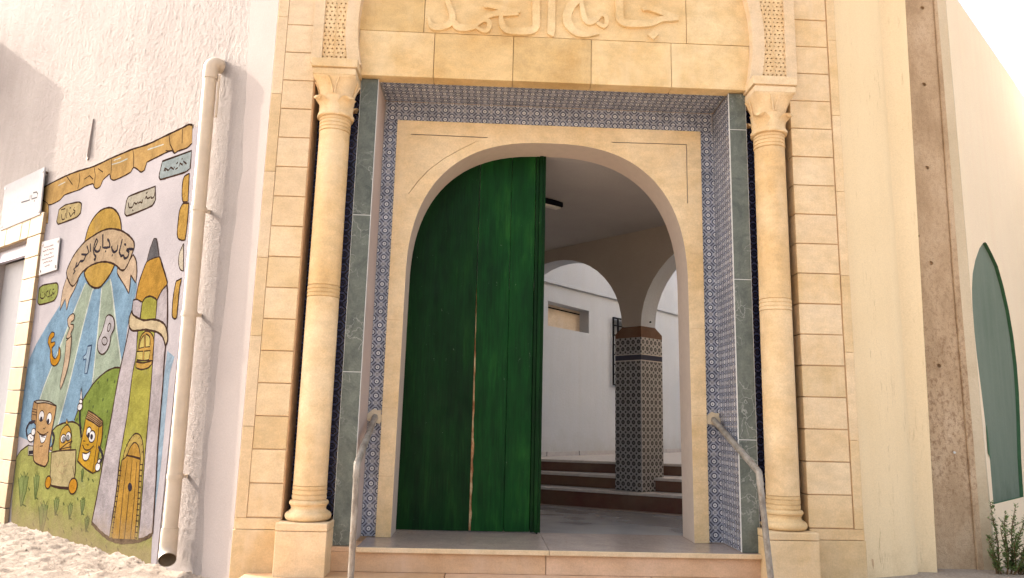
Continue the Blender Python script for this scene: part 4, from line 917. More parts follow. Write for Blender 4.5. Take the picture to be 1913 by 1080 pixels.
('f','white',0,[(2.666,0.959),(2.667,0.95),(2.674,0.942),(2.687,0.938),(2.703,0.938),(2.718,0.942),(2.73,0.95),(2.736,0.959),(2.736,0.968),(2.728,0.976),(2.715,0.98),(2.699,0.98),(2.684,0.976),(2.672,0.968)]),
('c','ink',0.01,[(2.666,0.959),(2.667,0.95),(2.674,0.942),(2.687,0.938),(2.703,0.938),(2.718,0.942),(2.73,0.95),(2.736,0.959),(2.736,0.968),(2.728,0.976),(2.715,0.98),(2.699,0.98),(2.684,0.976),(2.672,0.968)]),
('l','ink2',0.03,[(2.224,0.573),(2.15,0.531),(2.112,0.487),(2.143,0.44)]),
('f','white',0,[(2.136,0.4),(2.143,0.383),(2.158,0.371),(2.179,0.364),(2.201,0.364),(2.22,0.372),(2.232,0.385),(2.234,0.401),(2.227,0.418),(2.212,0.43),(2.191,0.437),(2.169,0.437),(2.15,0.429),(2.138,0.416)]),
('c','ink',0.012,[(2.136,0.4),(2.143,0.383),(2.158,0.371),(2.179,0.364),(2.201,0.364),(2.22,0.372),(2.232,0.385),(2.234,0.401),(2.227,0.418),(2.212,0.43),(2.191,0.437),(2.169,0.437),(2.15,0.429),(2.138,0.416)]),
('f','white',0,[(2.148,0.448),(2.155,0.44),(2.165,0.434),(2.177,0.431),(2.188,0.432),(2.195,0.437),(2.198,0.444),(2.196,0.453),(2.189,0.461),(2.179,0.467),(2.167,0.469),(2.157,0.468),(2.149,0.464),(2.146,0.456)]),
('c','ink',0.01,[(2.148,0.448),(2.155,0.44),(2.165,0.434),(2.177,0.431),(2.188,0.432),(2.195,0.437),(2.198,0.444),(2.196,0.453),(2.189,0.461),(2.179,0.467),(2.167,0.469),(2.157,0.468),(2.149,0.464),(2.146,0.456)])])]

# ================================================================== GROUND
def ground_z(x, y):
    t = min(max((x + 1.9) / 4.6, 0), 1)
    return -0.29 + 0.19 * t*t*(3-2*t)
mb = MB()
xs = [-160, -60, -25, -12, -8, -5, -3.5, -2.6] + [-2.2 + 0.4*i for i in range(14)] + [4, 5, 7, 10, 16, 30, 70, 160]
ys = [-160, -60, -25, -14, -9, -7, -5.5, -4.5, -3.6, -2.8, -2, -1.4, -0.8, -0.3, 0.2, 0.7, 1.2, 2, 3, 4.5, 7, 12, 30, 70, 160]
vs = [(x, y, ground_z(x, y) - 0.03) for x in xs for y in ys]
ny = len(ys)
mb.add(vs, [(i*ny+j, (i+1)*ny+j, (i+1)*ny+j+1, i*ny+j+1) for i in range(len(xs)-1) for j in range(ny-1)])
structure('ground', mb, M['ground'], 60)

# left wall plane: s runs back to the left along the wall, z up, d outwards
PHI = R(41)
WT = Vector((math.cos(PHI), -math.sin(PHI), 0)); WN = Vector((-math.sin(PHI), -math.cos(PHI), 0)); W0 = Vector((-2.13, 0.08, 0))
def wl(s, z, d=0.0): 
    p = W0 - WT*s + WN*d; return Vector((p.x, p.y, z))

# the trodden sandy ground along the wall, with its lumps
mb = MB()
ns, nd = 300, 90
vs = []
for i in range(ns+1):
    s = -0.3 + 8.3*i/ns
    for j in range(nd+1):
        d = 0.002 + 2.6*(j/nd)**1.3
        p = wl(s, 0, d)
        z = ground_z(p.x, p.y)
        foot = math.exp(-d/0.16)
        a = noise.fractal(Vector((p.x*5, p.y*5, 0)), 1.0, 2.0, 5)*0.025 + abs(noise.fractal(Vector((p.x*16, p.y*16, 3)), 1.0, 2.0, 3))*0.03
        z += a + foot*(0.035 + 0.03*noise.noise(Vector((s*3, 0, 5)))) - 0.012*max(0, (d-1.8))/0.8
        vs.append((p.x, p.y, z - (0.06 if j == nd or i in (0, ns) else 0)))
mb.add(vs, [(i*(nd+1)+j, (i+1)*(nd+1)+j, (i+1)*(nd+1)+j+1, i*(nd+1)+j+1) for i in range(ns) for j in range(nd)])
structure('sandy_path', mb, M['rubble'], 70)

# ================================================================== LEFT PLASTER WALL
def sh(s, z): return s + 0.062*z            # the jambs on this wall lean slightly
bw = thing('plaster_wall', 'tall rough white stucco wall catching grazing sun, with the mural on it', 'wall', wl(3, -0.3))
mb = MB()
door_hole = [(sh(4.46, -0.3), -0.3), (sh(4.46, 0), 2.755), (sh(5.72, 0), 2.755), (sh(5.72, -0.3), -0.3)]
door_hole = [(4.47, -0.3), (4.575, 2.755), (5.80, 2.755), (5.70, -0.3)]
outer = [(0.0, -0.4), (0.0, 8.0), (10.5, 8.0), (10.5, -0.4), (5.70, -0.4), (5.70, -0.3), (5.80, 2.755), (4.575, 2.755), (4.47, -0.3), (4.47, -0.4)]
mb.plate(outer, [], wl, 0.0, -0.35)
build('wall_body', mb, M['stucco'], bw)
mb = MB(); mb.obox(wl(10.5, -0.4, -0.35), WT*10.4, -WN*0.25, (0, 0, 8.3)); build('wall_core', mb, M['stucco'], bw)
# thrown stucco coat: real lumps and drips, so that the grazing sun picks them out
mb = MB(); S0_, S1_, Z0_s, Z1_s, cs = 0.30, 7.3, -0.34, 6.6, 0.0113
ni, nj = int((S1_-S0_)/cs), int((Z1_s-Z0_s)/cs)
def skip(s, z): return (1.21 < s < 4.30 and z < 3.16) or (s >= 4.30 - .05*(z < 0) and z < 2.96)
idx = {}; vs = []
def vert(i, j):
    if (i, j) not in idx:
        s, z = S0_ + i*cs, Z0_s + j*cs
        q = Vector((s*17, z*11, 0))
        n = 0.55*noise.fractal(q, 0.8, 2.1, 4) + 1.0*noise.noise(Vector((s*35.3, z*30.7, 7))) + 0.35*noise.noise(Vector((s*7, z*1.6, 2)))
        near = min(1, max(0, (s-.30)/.25)) * (0.62 if s < 1.2 and z < 3.4 else 1)
        idx[i, j] = len(vs); vs.append(wl(s, z, 0.0062 + 0.0043*max(-1.35, min(1.6, n))*near))
    return idx[i, j]
fs = []
for i in range(ni):
    for j in range(nj):
        if not skip(S0_ + (i+.5)*cs, Z0_s + (j+.5)*cs): fs.append((vert(i, j), vert(i+1, j), vert(i+1, j+1), vert(i, j+1)))
mb.add(vs, fs); build('stucco_coat', mb, M['stucco'], bw, 0, 80)
rb = random.Random(13)
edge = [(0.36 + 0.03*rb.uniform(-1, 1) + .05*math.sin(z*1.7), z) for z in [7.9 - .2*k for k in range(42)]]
mb = MB(); mb.plate([(0.001, -0.35), (0.001, 7.9)] + edge, [], wl, 0.0105, -0.02); build('shade_band', mb, M['stucco_smooth'], bw)  # smooth strip imitating how shade flattens the stucco beside the portal
# ledge-like balcony upstream of the light: it throws the shade in the upper left
bal = thing('balcony', 'rendered balcony box jutting from the stucco wall beyond the doorway', 'balcony', wl(8.3, 5.3))
mb = MB(); mb.obox(wl(7.95, 5.30, 0.002), -WT*2.0, WN*0.83, (0, 0, 0.18)); build('slab', mb, M['balcony'], bal)
mb = MB(); mb.obox(wl(7.95, 5.482, 0.002), -WT*0.1, WN*0.83, (0, 0, 0.98)); mb.obox(wl(8.052, 5.482, 0.73), -WT*1.9, WN*0.1, (0, 0, 0.98)); build('parapet', mb, M['balcony'], bal)

# metal blade on the wall
pl = thing('metal_plate', 'small thin blade sticking out edge-on from the stucco above the mural border', 'plate', wl(3.24, 3.4))
mb = MB(); mb.plate([(3.41, 0.0), (3.86, 0.0), (3.845, 0.020), (3.45, 0.032)], [], lambda u, v, d: wl(3.25 + d, u, v), 0.0, 0.004); build('plate_blade', mb, M['stucco_smooth'], pl)
mb = MB(); mb.tube([wl(3.268, 3.42, 0.002), wl(3.268, 3.42, 0.022)], 0.012, 8); build('bolt', mb, M['bolt'], pl)

# ---- mural
mur = thing('wall_mural', 'painted mural of sun rays, cartoon books, duck and pencil tower on the stucco wall', 'mural', wl(2.6, -0.28))
mb = MB(); mb.plate([(1.0, -0.31), (1.0, 3.24), (1.17, 3.245), (4.42, 3.22), (4.42, 3.0), (4.02, -0.31)], [], wl, 0.0108, -0.02)
build('painted_ground', mb, M['mural_ground'], mur)
layer = 0
for name, items in MURAL:
    mb = MB(); mats = []
    for kind, colr, w, pts in items:
        if colr not in mats: mats.append(colr)
        mi = mats.index(colr); layer += 1
        d = 0.0112 + layer*0.000008
        pts = curve(pts, kind != 'l')
        if kind == 'f':
            t = tessellate_polygon([[Vector((a, b, 0)) for a, b in pts]])
            mb.add([wl(a, b, d) for a, b in pts], t, mi)
        else:
            w *= 1.02
            line = [(a, b, w) for a, b in pts]
            if kind == 'c': line = line + [line[0], line[1]]
            L, Rr = stroke([(a, b, w*(0.8 + 0.4*((i*7) % 5)/4)) for i, (a, b, w) in enumerate(line)])
            n = len(L)
            mb.add([wl(a, b, d) for a, b in L + Rr], [(i, i+1, n+i+1, n+i) for i in range(n-1)], mi)
    build(name, mb, [paint(k) for k in mats], mur)

# ---- left doorway
dw = thing('stone_doorway', 'stone-framed doorway with a pale door left of the mural', 'doorway', wl(5.1, -0.3))
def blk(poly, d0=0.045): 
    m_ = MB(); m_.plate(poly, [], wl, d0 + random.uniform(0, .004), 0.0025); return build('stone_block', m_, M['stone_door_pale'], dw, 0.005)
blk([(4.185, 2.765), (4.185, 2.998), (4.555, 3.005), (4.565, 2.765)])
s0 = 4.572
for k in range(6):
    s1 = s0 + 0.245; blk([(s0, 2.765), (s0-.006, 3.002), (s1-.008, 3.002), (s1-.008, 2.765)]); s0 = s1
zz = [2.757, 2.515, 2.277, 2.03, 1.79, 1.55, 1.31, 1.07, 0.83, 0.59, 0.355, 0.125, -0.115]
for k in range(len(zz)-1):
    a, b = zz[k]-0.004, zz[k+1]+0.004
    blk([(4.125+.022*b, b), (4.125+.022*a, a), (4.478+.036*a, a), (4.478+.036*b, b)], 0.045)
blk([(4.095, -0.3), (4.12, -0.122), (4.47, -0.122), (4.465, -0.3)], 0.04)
mb = MB(); mb.plate([(4.47, -0.29), (4.575, 2.755), (5.80, 2.755), (5.80, 2.62), (4.64, 2.62), (4.55, -0.29)], [], wl, -0.05, -0.10); build('tile_strip', mb, M['tile_edge'], dw)
mb = MB(); mb.plate([(4.551, -0.29), (4.6395, 2.6), (4.69, 2.45), (4.595, -0.29)], [], wl, -0.11, -0.2); build('door_post', mb, M['black_metal'], dw)
mb = MB(); mb.plate([(4.60, -0.29), (4.695, 2.618), (5.80, 2.618), (5.70, -0.29)], [], wl, -0.14, -0.2); build('door_panel', mb, M['board'], dw)

# ---- sign board and plaque
sg = thing('sign_board', 'white sign board with a few faint grey letters, bolted over the stone doorway', 'sign', wl(4.9, 3.0))
mb = MB(); mb.plate([(4.271, 2.98), (4.326, 3.538), (5.575, 3.548), (5.50, 2.974)], [], wl, 0.055, 0.04); build('board', mb, M['board'], sg, 0.003)
for a, b in ((4.36, 3.49), (4.31, 3.02), (5.52, 3.50), (5.46, 3.02)):
    mb = MB(); mb.tube([wl(a, b, 0.002), wl(a, b, 0.06)], 0.014, 8); build('bolt', mb, M['bolt'], sg)
mb = MB()
for l in ([(4.905, 3.224), (4.722, 3.214), (4.64, 3.209), (4.645, 3.264)], [(4.60, 3.262), (4.585, 3.21), (4.42, 3.202), (4.415, 3.24), (4.46, 3.27), (4.565, 3.28)], [(4.50, 3.168), (4.48, 3.176)]):
    L, Rr = stroke([(a, b, 0.017) for a, b in l]); n = len(L)
    mb.add([wl(a, b, 0.0558) for a, b in L + Rr], [(i, i+1, n+i+1, n+i) for i in range(n-1)])
build('lettering', mb, M['faint_grey'], sg)
pq = thing('notice_plaque', 'small white notice plaque with faint red writing beside the doorway', 'plaque', wl(3.9, 2.29))
mb = MB(); mb.plate([(3.656, 2.30), (3.685, 2.647), (4.174, 2.664), (4.133, 2.289)], [], wl, 0.03, 0.018); build('board', mb, M['board'], pq, 0.003)
for a, b in ((3.72, 2.61), (4.13, 2.62), (3.70, 2.34), (4.10, 2.33)):
    mb = MB(); mb.tube([wl(a, b, 0.002), wl(a, b, 0.036)], 0.014, 8); build('bolt', mb, M['bolt'], pq)
mb = MB(); rr = random.Random(3)
for row, (za, sa, sb) in enumerate(((2.585, 3.83, 4.05), (2.545, 3.80, 4.07), (2.50, 3.83, 4.02), (2.455, 3.78, 4.09), (2.415, 3.80, 4.05), (2.37, 3.86, 3.98))):
    s = sa
    while s < sb:
        wv = rr.uniform(0.02, 0.05)
        l = [(s+wv*q, za + rr.uniform(-.008, .008)) for q in (0, .35, .7, 1)]
        L, Rr = stroke([(a, b, 0.008) for a, b in l]); mb.add([wl(a, b, 0.0308) for a, b in L + Rr], [(i, i+1, 5+i, 4+i) for i in range(3)])
        s += wv + rr.uniform(.004, .014)
build('lettering', mb, M['faint_red'], pq)

# ---- drainpipe
dp = thing('drainpipe', 'cream plastic drainpipe running down the stucco wall beside the mural', 'drainpipe', wl(0.68, -0.29))
OFF = 0.10; rp = 0.052
def ps(z): return 0.675 + 0.026*max(0, z-0.3)
mb = MB(); mb.tube([wl(ps(z), z, OFF) for z in (0.02, 0.6, 1.2, 1.8, 2.4, 3.0, 3.6)], rp, 20); build('pipe', mb, M['pvc'], dp, 0, 50)
mb = MB(); e = [wl(ps(3.55), 3.545, OFF)]
for k in range(9):
    a = R(90*k/8); e.append(wl(ps(3.6)+0.01*k/8, 3.632 + 0.062*math.sin(a), OFF - 0.062*(1-math.cos(a))))
e.append(wl(ps(3.6)+0.012, 3.694, -0.01))
mb.tube(e, 0.058, 20); build('elbow', mb, M['pvc'], dp, 0, 50)
mb = MB(); e = [wl(0.675, 0.06, OFF)] + [wl(0.675 - .90*0.11*(1-math.cos(R(66*k/6))), -0.05 - 0.11*math.sin(R(66*k/6)), OFF + .44*0.11*(1-math.cos(R(66*k/6)))) for k in range(7)]
mb.tube(e, 0.060, 22, cap=False)
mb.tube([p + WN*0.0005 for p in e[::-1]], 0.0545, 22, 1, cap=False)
a, b = e[-1], (e[-1]-e[-2]).normalized()
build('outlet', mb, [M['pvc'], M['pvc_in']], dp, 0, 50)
for z in (0.42, 1.62, 2.45):
    mb = MB(); mb.tube([wl(ps(z), z-.018, OFF), wl(ps(z), z+.018, OFF)], 0.058, 20); mb.obox(wl(ps(z)-.012, z-.012, 0.008), -WT*0.024, WN*(OFF-.05), (0, 0, .024)); build('clamp', mb, M['pvc'], dp, 0, 50)
mb = MB(); mb.tube([wl(ps(z)-.058, z, 0.055) for z in (3.22, 3.4, 3.58)], 0.010, 8); build('sealant_bead', mb, M['pvc'], dp, 0, 60)

# rubble at the foot of the wall: uncountable crumbs of mortar and stone
mb = MB(); rr = random.Random(11)
for i in range(1100):
    s = rr.uniform(-0.1, 6.2); d = 0.02 + abs(rr.gauss(0, 0.5)); 
    if d > 2.2: continue
    q = rr.uniform(0.003, 0.009) * (1.8 if rr.random() < .05 else 1)
    p = wl(s, 0, d); z = ground_z(p.x, p.y) + 0.012 + 0.035*math.exp(-d/0.16)
    o = [Vector((rr.uniform(.6, 1.2), 0, 0)), Vector((-rr.uniform(.6, 1.2), 0, 0)), Vector((0, rr.uniform(.6, 1.2), 0)), Vector((0, -rr.uniform(.6, 1.2), 0)), Vector((0, 0, rr.uniform(.4, .8))), Vector((0, 0, -.5))]
    mb.add([p + Vector((0, 0, z)) + k*q for k in o], [(0, 2, 4), (2, 1, 4), (1, 3, 4), (3, 0, 4), (2, 0, 5), (1, 2, 5), (3, 1, 5), (0, 3, 5)])
rub = build('rubble', mb, M['rubble']); rub['kind'] = 'stuff'; rub['label'] = 'crumbs of mortar and stone scattered on the sandy ground along the wall foot'; rub['category'] = 'rubble'

# ================================================================== PORTAL
# masonry core behind everything (one thing: the facade)
fac = thing('facade_wall', 'masonry core of the entrance front behind its stone, marble and tile facing', 'wall', (0, 0.6, -0.3))
mb = MB()
mb.plate([(-2.05, -0.4), (-2.05, 7.5), (2.2, 7.5), (2.2, -0.4), (1.236, -0.4), (1.236, 3.248), (-1.236, 3.248), (-1.236, -0.4)], [], front, 0.513, 0.88)
for s in (-1, 1):
    x = sorted((s*1.479, s*1.80)); mb.box(x[0], x[1], 0.196, 0.512, -0.4, 3.455)           # niche backs
    x = sorted((s*1.353, s*1.476)); mb.box(x[0], x[1], 0.106, 0.5125, -0.02, 3.412)        # behind the marble
    xo = 2.108 if s < 0 else 2.165
    x = sorted((s*1.802, s*(xo-.004))); mb.box(x[0], x[1], 0.011, 0.511, -0.4, 7.5)         # behind the blocks
mb.box(-1.80, 1.80, 0.166, 0.5115, 3.46, 7.5)
mb.box(-1.351, 1.351, 0.166, 0.5115, 3.428, 3.459)
build('wall_body', mb, M['joint'], fac)

por = thing('stone_portal', 'golden limestone portal with block pilasters and carved relief lettering', 'portal', (0, 0, -0.2))
ZC, RC = 3.80, 1.502
# block pilasters with open grooves
for s, xi, xo, xm in ((-1, 1.808, 2.034, 2.112), (1, 1.785, 2.096, 2.17)):
    z0, pitch = 0.204, 0.2235
    for k in range(24):
        a = z0 + pitch*k; b = a + pitch - 0.0065
        x = sorted((s*xi, s*xo))
        mb = MB(); mb.box(x[0], x[1], random.uniform(-.0025, .0015), 0.20, a, b)
        build('stone_block', mb, M['stone_pale'] if s < 0 and k > 8 else M['stone_block'], por, 0.004)
    gap = 0.002 if s < 0 else 0.009
    zz = [0.204, 0.80, 1.42, 1.98, 2.62, 3.22, 3.84, 4.5, 5.5]
    for k in range(8):
        x = sorted((s*(xo+gap), s*xm)); mb = MB(); mb.box(x[0], x[1], -.002, 0.18, zz[k] if k else 0.198, zz[k+1]-0.0025)
        build('margin_stone', mb, M['stone_pale'] if s < 0 else M['stone_block'], por, 0.003)
    x = sorted((s*xi, s*xm)); mb = MB(); mb.box(x[0], x[1], -0.004, 0.18, 0.125, 0.196); build('base_course', mb, M['stone'], por, 0.004)
    x = sorted((s*xi, s*(xm+.004))); mb = MB(); mb.box(x[0], x[1], -0.010, 0.18, -0.4, 0.122); build('base_panel', mb, M['stone_block'], por, 0.004)
# tympanum
def stonebox(name, x0, x1, z0, z1, y0=None, mat='stone_tymp', bev=0.003):
    y = random.uniform(0.038, 0.042) if y0 is None else y0
    mb = MB(); mb.box(x0, x1, y, 0.155, z0, z1); return build(name, mb, M[mat], por, bev)
xs1 = [-1.50, -0.93, -0.328, 0.27, 0.889, 1.50]
for a, b in zip(xs1, xs1[1:]): stonebox('tympanum_stone', a+.002, b-.002, 3.415, 3.779)
xs2 = [-1.55, -1.016, 1.011, 1.55]
for a, b in zip(xs2, xs2[1:]): stonebox('tympanum_stone', a+.002, b-.002, 3.783, 4.36)
xs3 = [-1.5, -0.5, 0.5, 1.5]
for a, b in zip(xs3, xs3[1:]): stonebox('tympanum_stone', a+.002, b-.002, 4.364, 5.4)
# relief lettering, each stroke a raised bar joined into one inscription
LET = [[(-0.836, 4.107, .03), (-0.843, 4.035, .035), (-0.816, 3.964, .042), (-0.802, 3.903, .05), (-0.827, 3.849, .05), (-0.906, 3.82, .052), (-0.96, 3.833, .042), (-0.985, 3.907, .01)],
 [(-0.805, 3.906, .03), (-0.766, 3.833, .053), (-0.694, 3.826, .056), (-0.62, 3.84, .036)],
 [(-0.626, 3.839, .02), (-0.571, 3.894, .033), (-0.526, 3.89, .035), (-0.518, 3.841, .035), (-0.55, 3.804, .03), (-0.617, 3.833, .02)],
 [(-0.562, 4.006, .018), (-0.533, 4.022, .04), (-0.472, 4.013, .044), (-0.399, 3.994, .044), (-0.284, 3.983, .026)],
 [(-0.606, 3.873, .014), (-0.548, 3.924, .04), (-0.47, 3.957, .045), (-0.38, 3.965, .05), (-0.296, 3.969, .035)],
 [(-0.164, 4.36, .057), (-0.161, 4.015, .057), (-0.159, 3.884, .057), (-0.173, 3.838, .056), (-0.227, 3.819, .058), (-0.317, 3.815, .056), (-0.389, 3.824, .05), (-0.423, 3.872, .043), (-0.431, 3.936, .03)],
 [(-0.045, 4.36, .057), (-0.042, 3.955, .057), (-0.043, 3.824, .056), (-0.051, 3.795, .05)],
 [(0.21, 4.125, .02), (0.175, 4.104, .045), (0.114, 4.054, .066), (0.079, 3.967, .068), (0.092, 3.889, .066), (0.147, 3.83, .052), (0.219, 3.81, .04), (0.328, 3.825, .01)],
 [(0.187, 4.111, .035), (0.198, 4.019, .035), (0.218, 3.941, .04), (0.255, 3.92, .05), (0.303, 3.945, .045), (0.34, 3.999, .03)],
 [(0.303, 3.922, .024), (0.34, 3.986, .034), (0.379, 3.972, .03), (0.385, 3.916, .032), (0.361, 3.889, .03), (0.31, 3.919, .024)],
 [(0.486, 4.36, .057), (0.486, 4.013, .057), (0.498, 3.941, .056), (0.553, 3.919, .058), (0.644, 3.922, .058), (0.729, 3.932, .056), (0.815, 3.969, .046), (0.889, 3.976, .043), (0.944, 3.985, .04)],
 [(0.666, 4.041, .024), (0.706, 4.06, .045), (0.779, 4.04, .045), (0.865, 4.008, .045), (0.944, 3.988, .035)]]
mb = MB()
for i, l in enumerate(LET):
    L, Rr = stroke(smooth_line(l, 4))
    d = 0.018 + 0.0011*(i % 5); n = len(L); o = 0.004
    Lb, Rb = stroke([(a, b, w + 2*o) for a, b, w in smooth_line(l, 4)])
    vs = [front(a, b, d) for a, b in L] + [front(a, b, d) for a, b in Rr] + [front(a, b, 0.05) for a, b in Lb] + [front(a, b, 0.05) for a, b in Rb]
    fs = []
    for k in range(n-1): fs += [(k, k+1, n+k+1, n+k), (k, 2*n+k, 2*n+k+1, k+1), (n+k, n+k+1, 3*n+k+1, 3*n+k)]
    fs += [(0, n, 3*n, 2*n), (n-1, 3*n-1, 4*n-1, 2*n-1)]
    mb.add(vs, fs)
dm = [(0.704, 3.833), (0.75, 3.874), (0.789, 3.837), (0.746, 3.792)]
mb.plate(dm, [], front, 0.0185, 0.05)
build('relief_lettering', mb, M['stone_tymp'], por, 0.003)
# archivolt with its lattice panels
def circ(r, z): return math.sqrt(max(r*r - (z-ZC)**2, 0.0))
zs = [3.462 + (ZC + RC*math.sin(R(60)) - 3.462)*k/26 for k in range(27)]
arc = [(circ(RC, z), z) for z in zs]
a0 = math.atan2(arc[-1][1]-ZC, arc[-1][0])
arc += [(RC*math.cos(a), ZC + RC*math.sin(a)) for a in [a0 + (math.pi/2-a0)*k/16 for k in range(1, 17)]]
full = arc + [(-x, z) for x, z in arc[-2::-1]]
outer = full + [(-1.838, 3.462), (-1.838, 6.0), (1.838, 6.0), (1.838, 3.462)]
RL = 1.596
def panel(sg_):
    zt = 4.72
    inner = [(circ(RL, z), z) for z in [3.487 + (zt-3.487)*k/20 for k in range(21)]]
    p = inner + [(1.757, zt), (1.757, 3.487)]
    return [(sg_*x, z) for x, z in p]
mb = MB(); mb.plate(outer, [panel(1), panel(-1)], front, -0.03, 0.12); build('archivolt', mb, M['stone_pale'], por, 0.004, 25)
for sg_ in (1, -1):
    mb = MB(); px, pz = 0.0475, 0.0475
    rows = int(1.3/pz)
    for i in range(8):
        for j in range(rows*1):
            for (ox, oz) in ((0, 0), (0.5, 0.5)):
                pass
    # perforated plate: square cells, each with a diamond hole, in two staggered families
    cw = 0.0335
    for i in range(9):
        for j in range(int(1.27/cw)):
            x0 = 1.765 - (i+1)*cw; z0 = 3.475 + j*cw
            if x0 < circ(RL, z0) - .042: continue
            cx, cz = x0 + cw*(0.5 + (0.16 if j % 2 else -0.16)), z0 + cw*0.5
            h = 0.0072
            q = [(x0, z0), (x0+cw, z0), (x0+cw, z0+cw), (x0, z0+cw)]
            hh = [(cx-h, cz-h*.6), (cx+h*.6, cz-h), (cx+h, cz+h*.6), (cx-h*.6, cz+h)]
            y0 = -0.012; y1 = 0.004
            vs = [front(sg_*a, b, y0) for a, b in q] + [front(sg_*a, b, y0) for a, b in hh] + [front(sg_*a, b, y1+.02) for a, b in hh]
            mb.add(vs, [(k, (k+1) % 4, 4+(k+1) % 4, 4+k) for k in range(4)] + [(4+k, 4+(k+1) % 4, 8+(k+1) % 4, 8+k) for k in range(4)])
    mb.plate([(x + (-.012*sg_ if abs(x) < 1.7 else .006*sg_), z) for x, z in panel(sg_)], [], front, 0.0245, 0.028, 1)
    build('carved_lattice', mb, [M['stone'], M['joint']], por)
    mb = MB(); x = 1.672
    mb.plate([(sg_*(x-.0035), 3.49), (sg_*(x-.0035), 4.6), (sg_*(x+.0035), 4.6), (sg_*(x+.0035), 3.49)], [], front, -0.0165, -0.0122); build('lattice_rib', mb, M['stone'], por)

# ---- carved door surround with the arched opening
sur = thing('arch_surround', 'smooth limestone surround of the arched doorway with incised corner panels', 'door surround', (0, 0.5, 0))
A_, B_, P_, Z0_ = 1.112, 1.20, 2.55, 1.90
def archpts(n=48, grow=0.0):
    pts = []
    for k in range(n+1):
        t = math.pi*k/n; c, q = math.cos(t), math.sin(t)
        pts.append(((A_+grow)*math.copysign(abs(c)**(2/P_), c), Z0_ + (B_+grow)*abs(q)**(2/P_)))
    return pts
ap = archpts()
outer = [(A_+.012, 0.016)] + ap + [(-A_-.012, 0.016), (-1.236, 0.016), (-1.236, 3.25), (1.236, 3.25), (1.236, 0.016)]
def spandrel(s):
    # corner panel bounded by a level line, an upright and an arc
    arc_ = [(-0.497, 3.132), (-0.60, 3.087), (-0.722, 3.017), (-0.85, 2.935), (-0.971, 2.832), (-1.05, 2.735), (-1.115, 2.635)]
    return [(s*x, z) for x, z in arc_] + [(-s*1.122, 2.635), (-s*1.122, 3.137)]
mb = MB(); mb.plate(outer, [spandrel(1), spandrel(-1)], front, 0.48, 0.80, 0, 1, True)
def panel_in(s):
    p = spandrel(s); q = []
    for i, (x, z) in enumerate(p):
        if s > 0:      # drainpipe side: the arc and the level line are cut
            q.append((x - (.0035 if i < 7 else 0), z + (.0035 if 0 < i < 7 else -.0075 if i in (0, 8) else 0)))
        else:          # far side: the level line and the upright are cut
            q.append((x - (.006 if i >= 7 else 0), z - (.007 if i in (0, 8) else 0)))
    return q
for s in (1, -1): mb.plate(panel_in(s), [], front, 0.4812, 0.70)
# the corner panels keep the stone colour on their thin edges
build('surround_body', mb, [M['stone_door'], M['intrados']], sur, 0, 25)
for s in (-1, 1):
    for z in (0.45, 0.95, 1.62, 2.22):
        x = sorted((s*(1.13), s*1.2362)); mb = MB(); mb.box(x[0], x[1], 0.4795, 0.4798, z, z+.003); build('fine_joint', mb, M['joint'], sur)

# ---- tiles
def tile_mesh(w, h, t=0.008):
    b = MB(); b.box(-w/2, w/2, -h/2, h/2, -t, 0)
    me = bpy.data.meshes.new('tile'); me.from_pydata(b.v, [], b.f)
    uvl = me.uv_layers.new(name='UVMap')
    for p in me.polygons:
        for li in p.loop_indices:
            v = me.vertices[me.loops[li].vertex_index].co
            uvl.data[li].uv = (v.x/0.107 + 0.5, v.y/0.107 + 0.5)
    return me
TM = {}
def put_tile(parent, center, nrm, upv, w=0.1055, h=0.1055, mat='tile', name='tile'):
    k = (round(w, 3), round(h, 3), mat)
    if k not in TM:
        TM[k] = tile_mesh(w, h); TM[k].materials.append(M[mat])
        bm = bmesh.new(); bm.from_mesh(TM[k]); bmesh.ops.recalc_face_normals(bm, faces=bm.faces); bm.to_mesh(TM[k]); bm.free()
    o = bpy.data.objects.new(name, TM[k]); COL.objects.link(o)
    n = Vector(nrm).normalized(); u = Vector(upv).normalized(); r = u.cross(n)
    n2 = (n + r*random.uniform(-.004, .004) + u*random.uniform(-.004, .004)).normalized()
    r = u.cross(n2).normalized(); u2 = n2.cross(r)
    c = Vector(center) + n*random.uniform(-.0006, .0006)
    o.matrix_local = Matrix(((r.x, u2.x, n2.x, c.x), (r.y, u2.y, n2.y, c.y), (r.z, u2.z, n2.z, c.z), (0, 0, 0, 1)))
    attach(o, parent); return o
T = 0.107
tr = thing('tiled_recess', 'blue and white patterned tile border lining the recess round the arched doorway', 'tiles', (0, 0.5, 0.02))
put = put_tile
nrow = 30
for s in (-1, 1):
    for k in range(nrow):
        put(tr, (s*1.2915, 0.503, 0.018 + 0.1077*(k+.5)), (0, -1, 0), (0, 0, 1), h=0.1062)
for i in range(25):
    x = (i-12)*T
    for j, zc in enumerate((3.25 + 0.0265 + .03, 3.25+0.083+.0565)):
        if j == 0: put(tr, (x, 0.503, 3.2785), (0, -1, 0), (0, 0, 1), h=0.055)
        else: put(tr, (x, 0.503, 3.36), (0, -1, 0), (0, 0, 1))
    for j in range(3):
        put(tr, (x, 0.15 + 0.054 + j*0.117, 3.416), (0, 0, -1), (0, 1, 0), h=0.1155)
for k in range(32):
    for j in range(4):
        if k == 31: put(tr, (1.3445, 0.117 + 0.053 + j*0.0985 - 0.01, 3.3725), (-1, 0, 0), (0, 0, 1), w=0.0972, h=0.072)
        else: put(tr, (1.3445, 0.117 + 0.053 + j*0.0985 - 0.01, 0.018 + T*(k+.5)), (-1, 0, 0), (0, 0, 1), w=0.0972)
mb = MB(); mb.box(-1.3525, -1.346, 0.107, 0.5, 0.018, 3.41); build('plain_reveal', mb, M['cement'], tr)
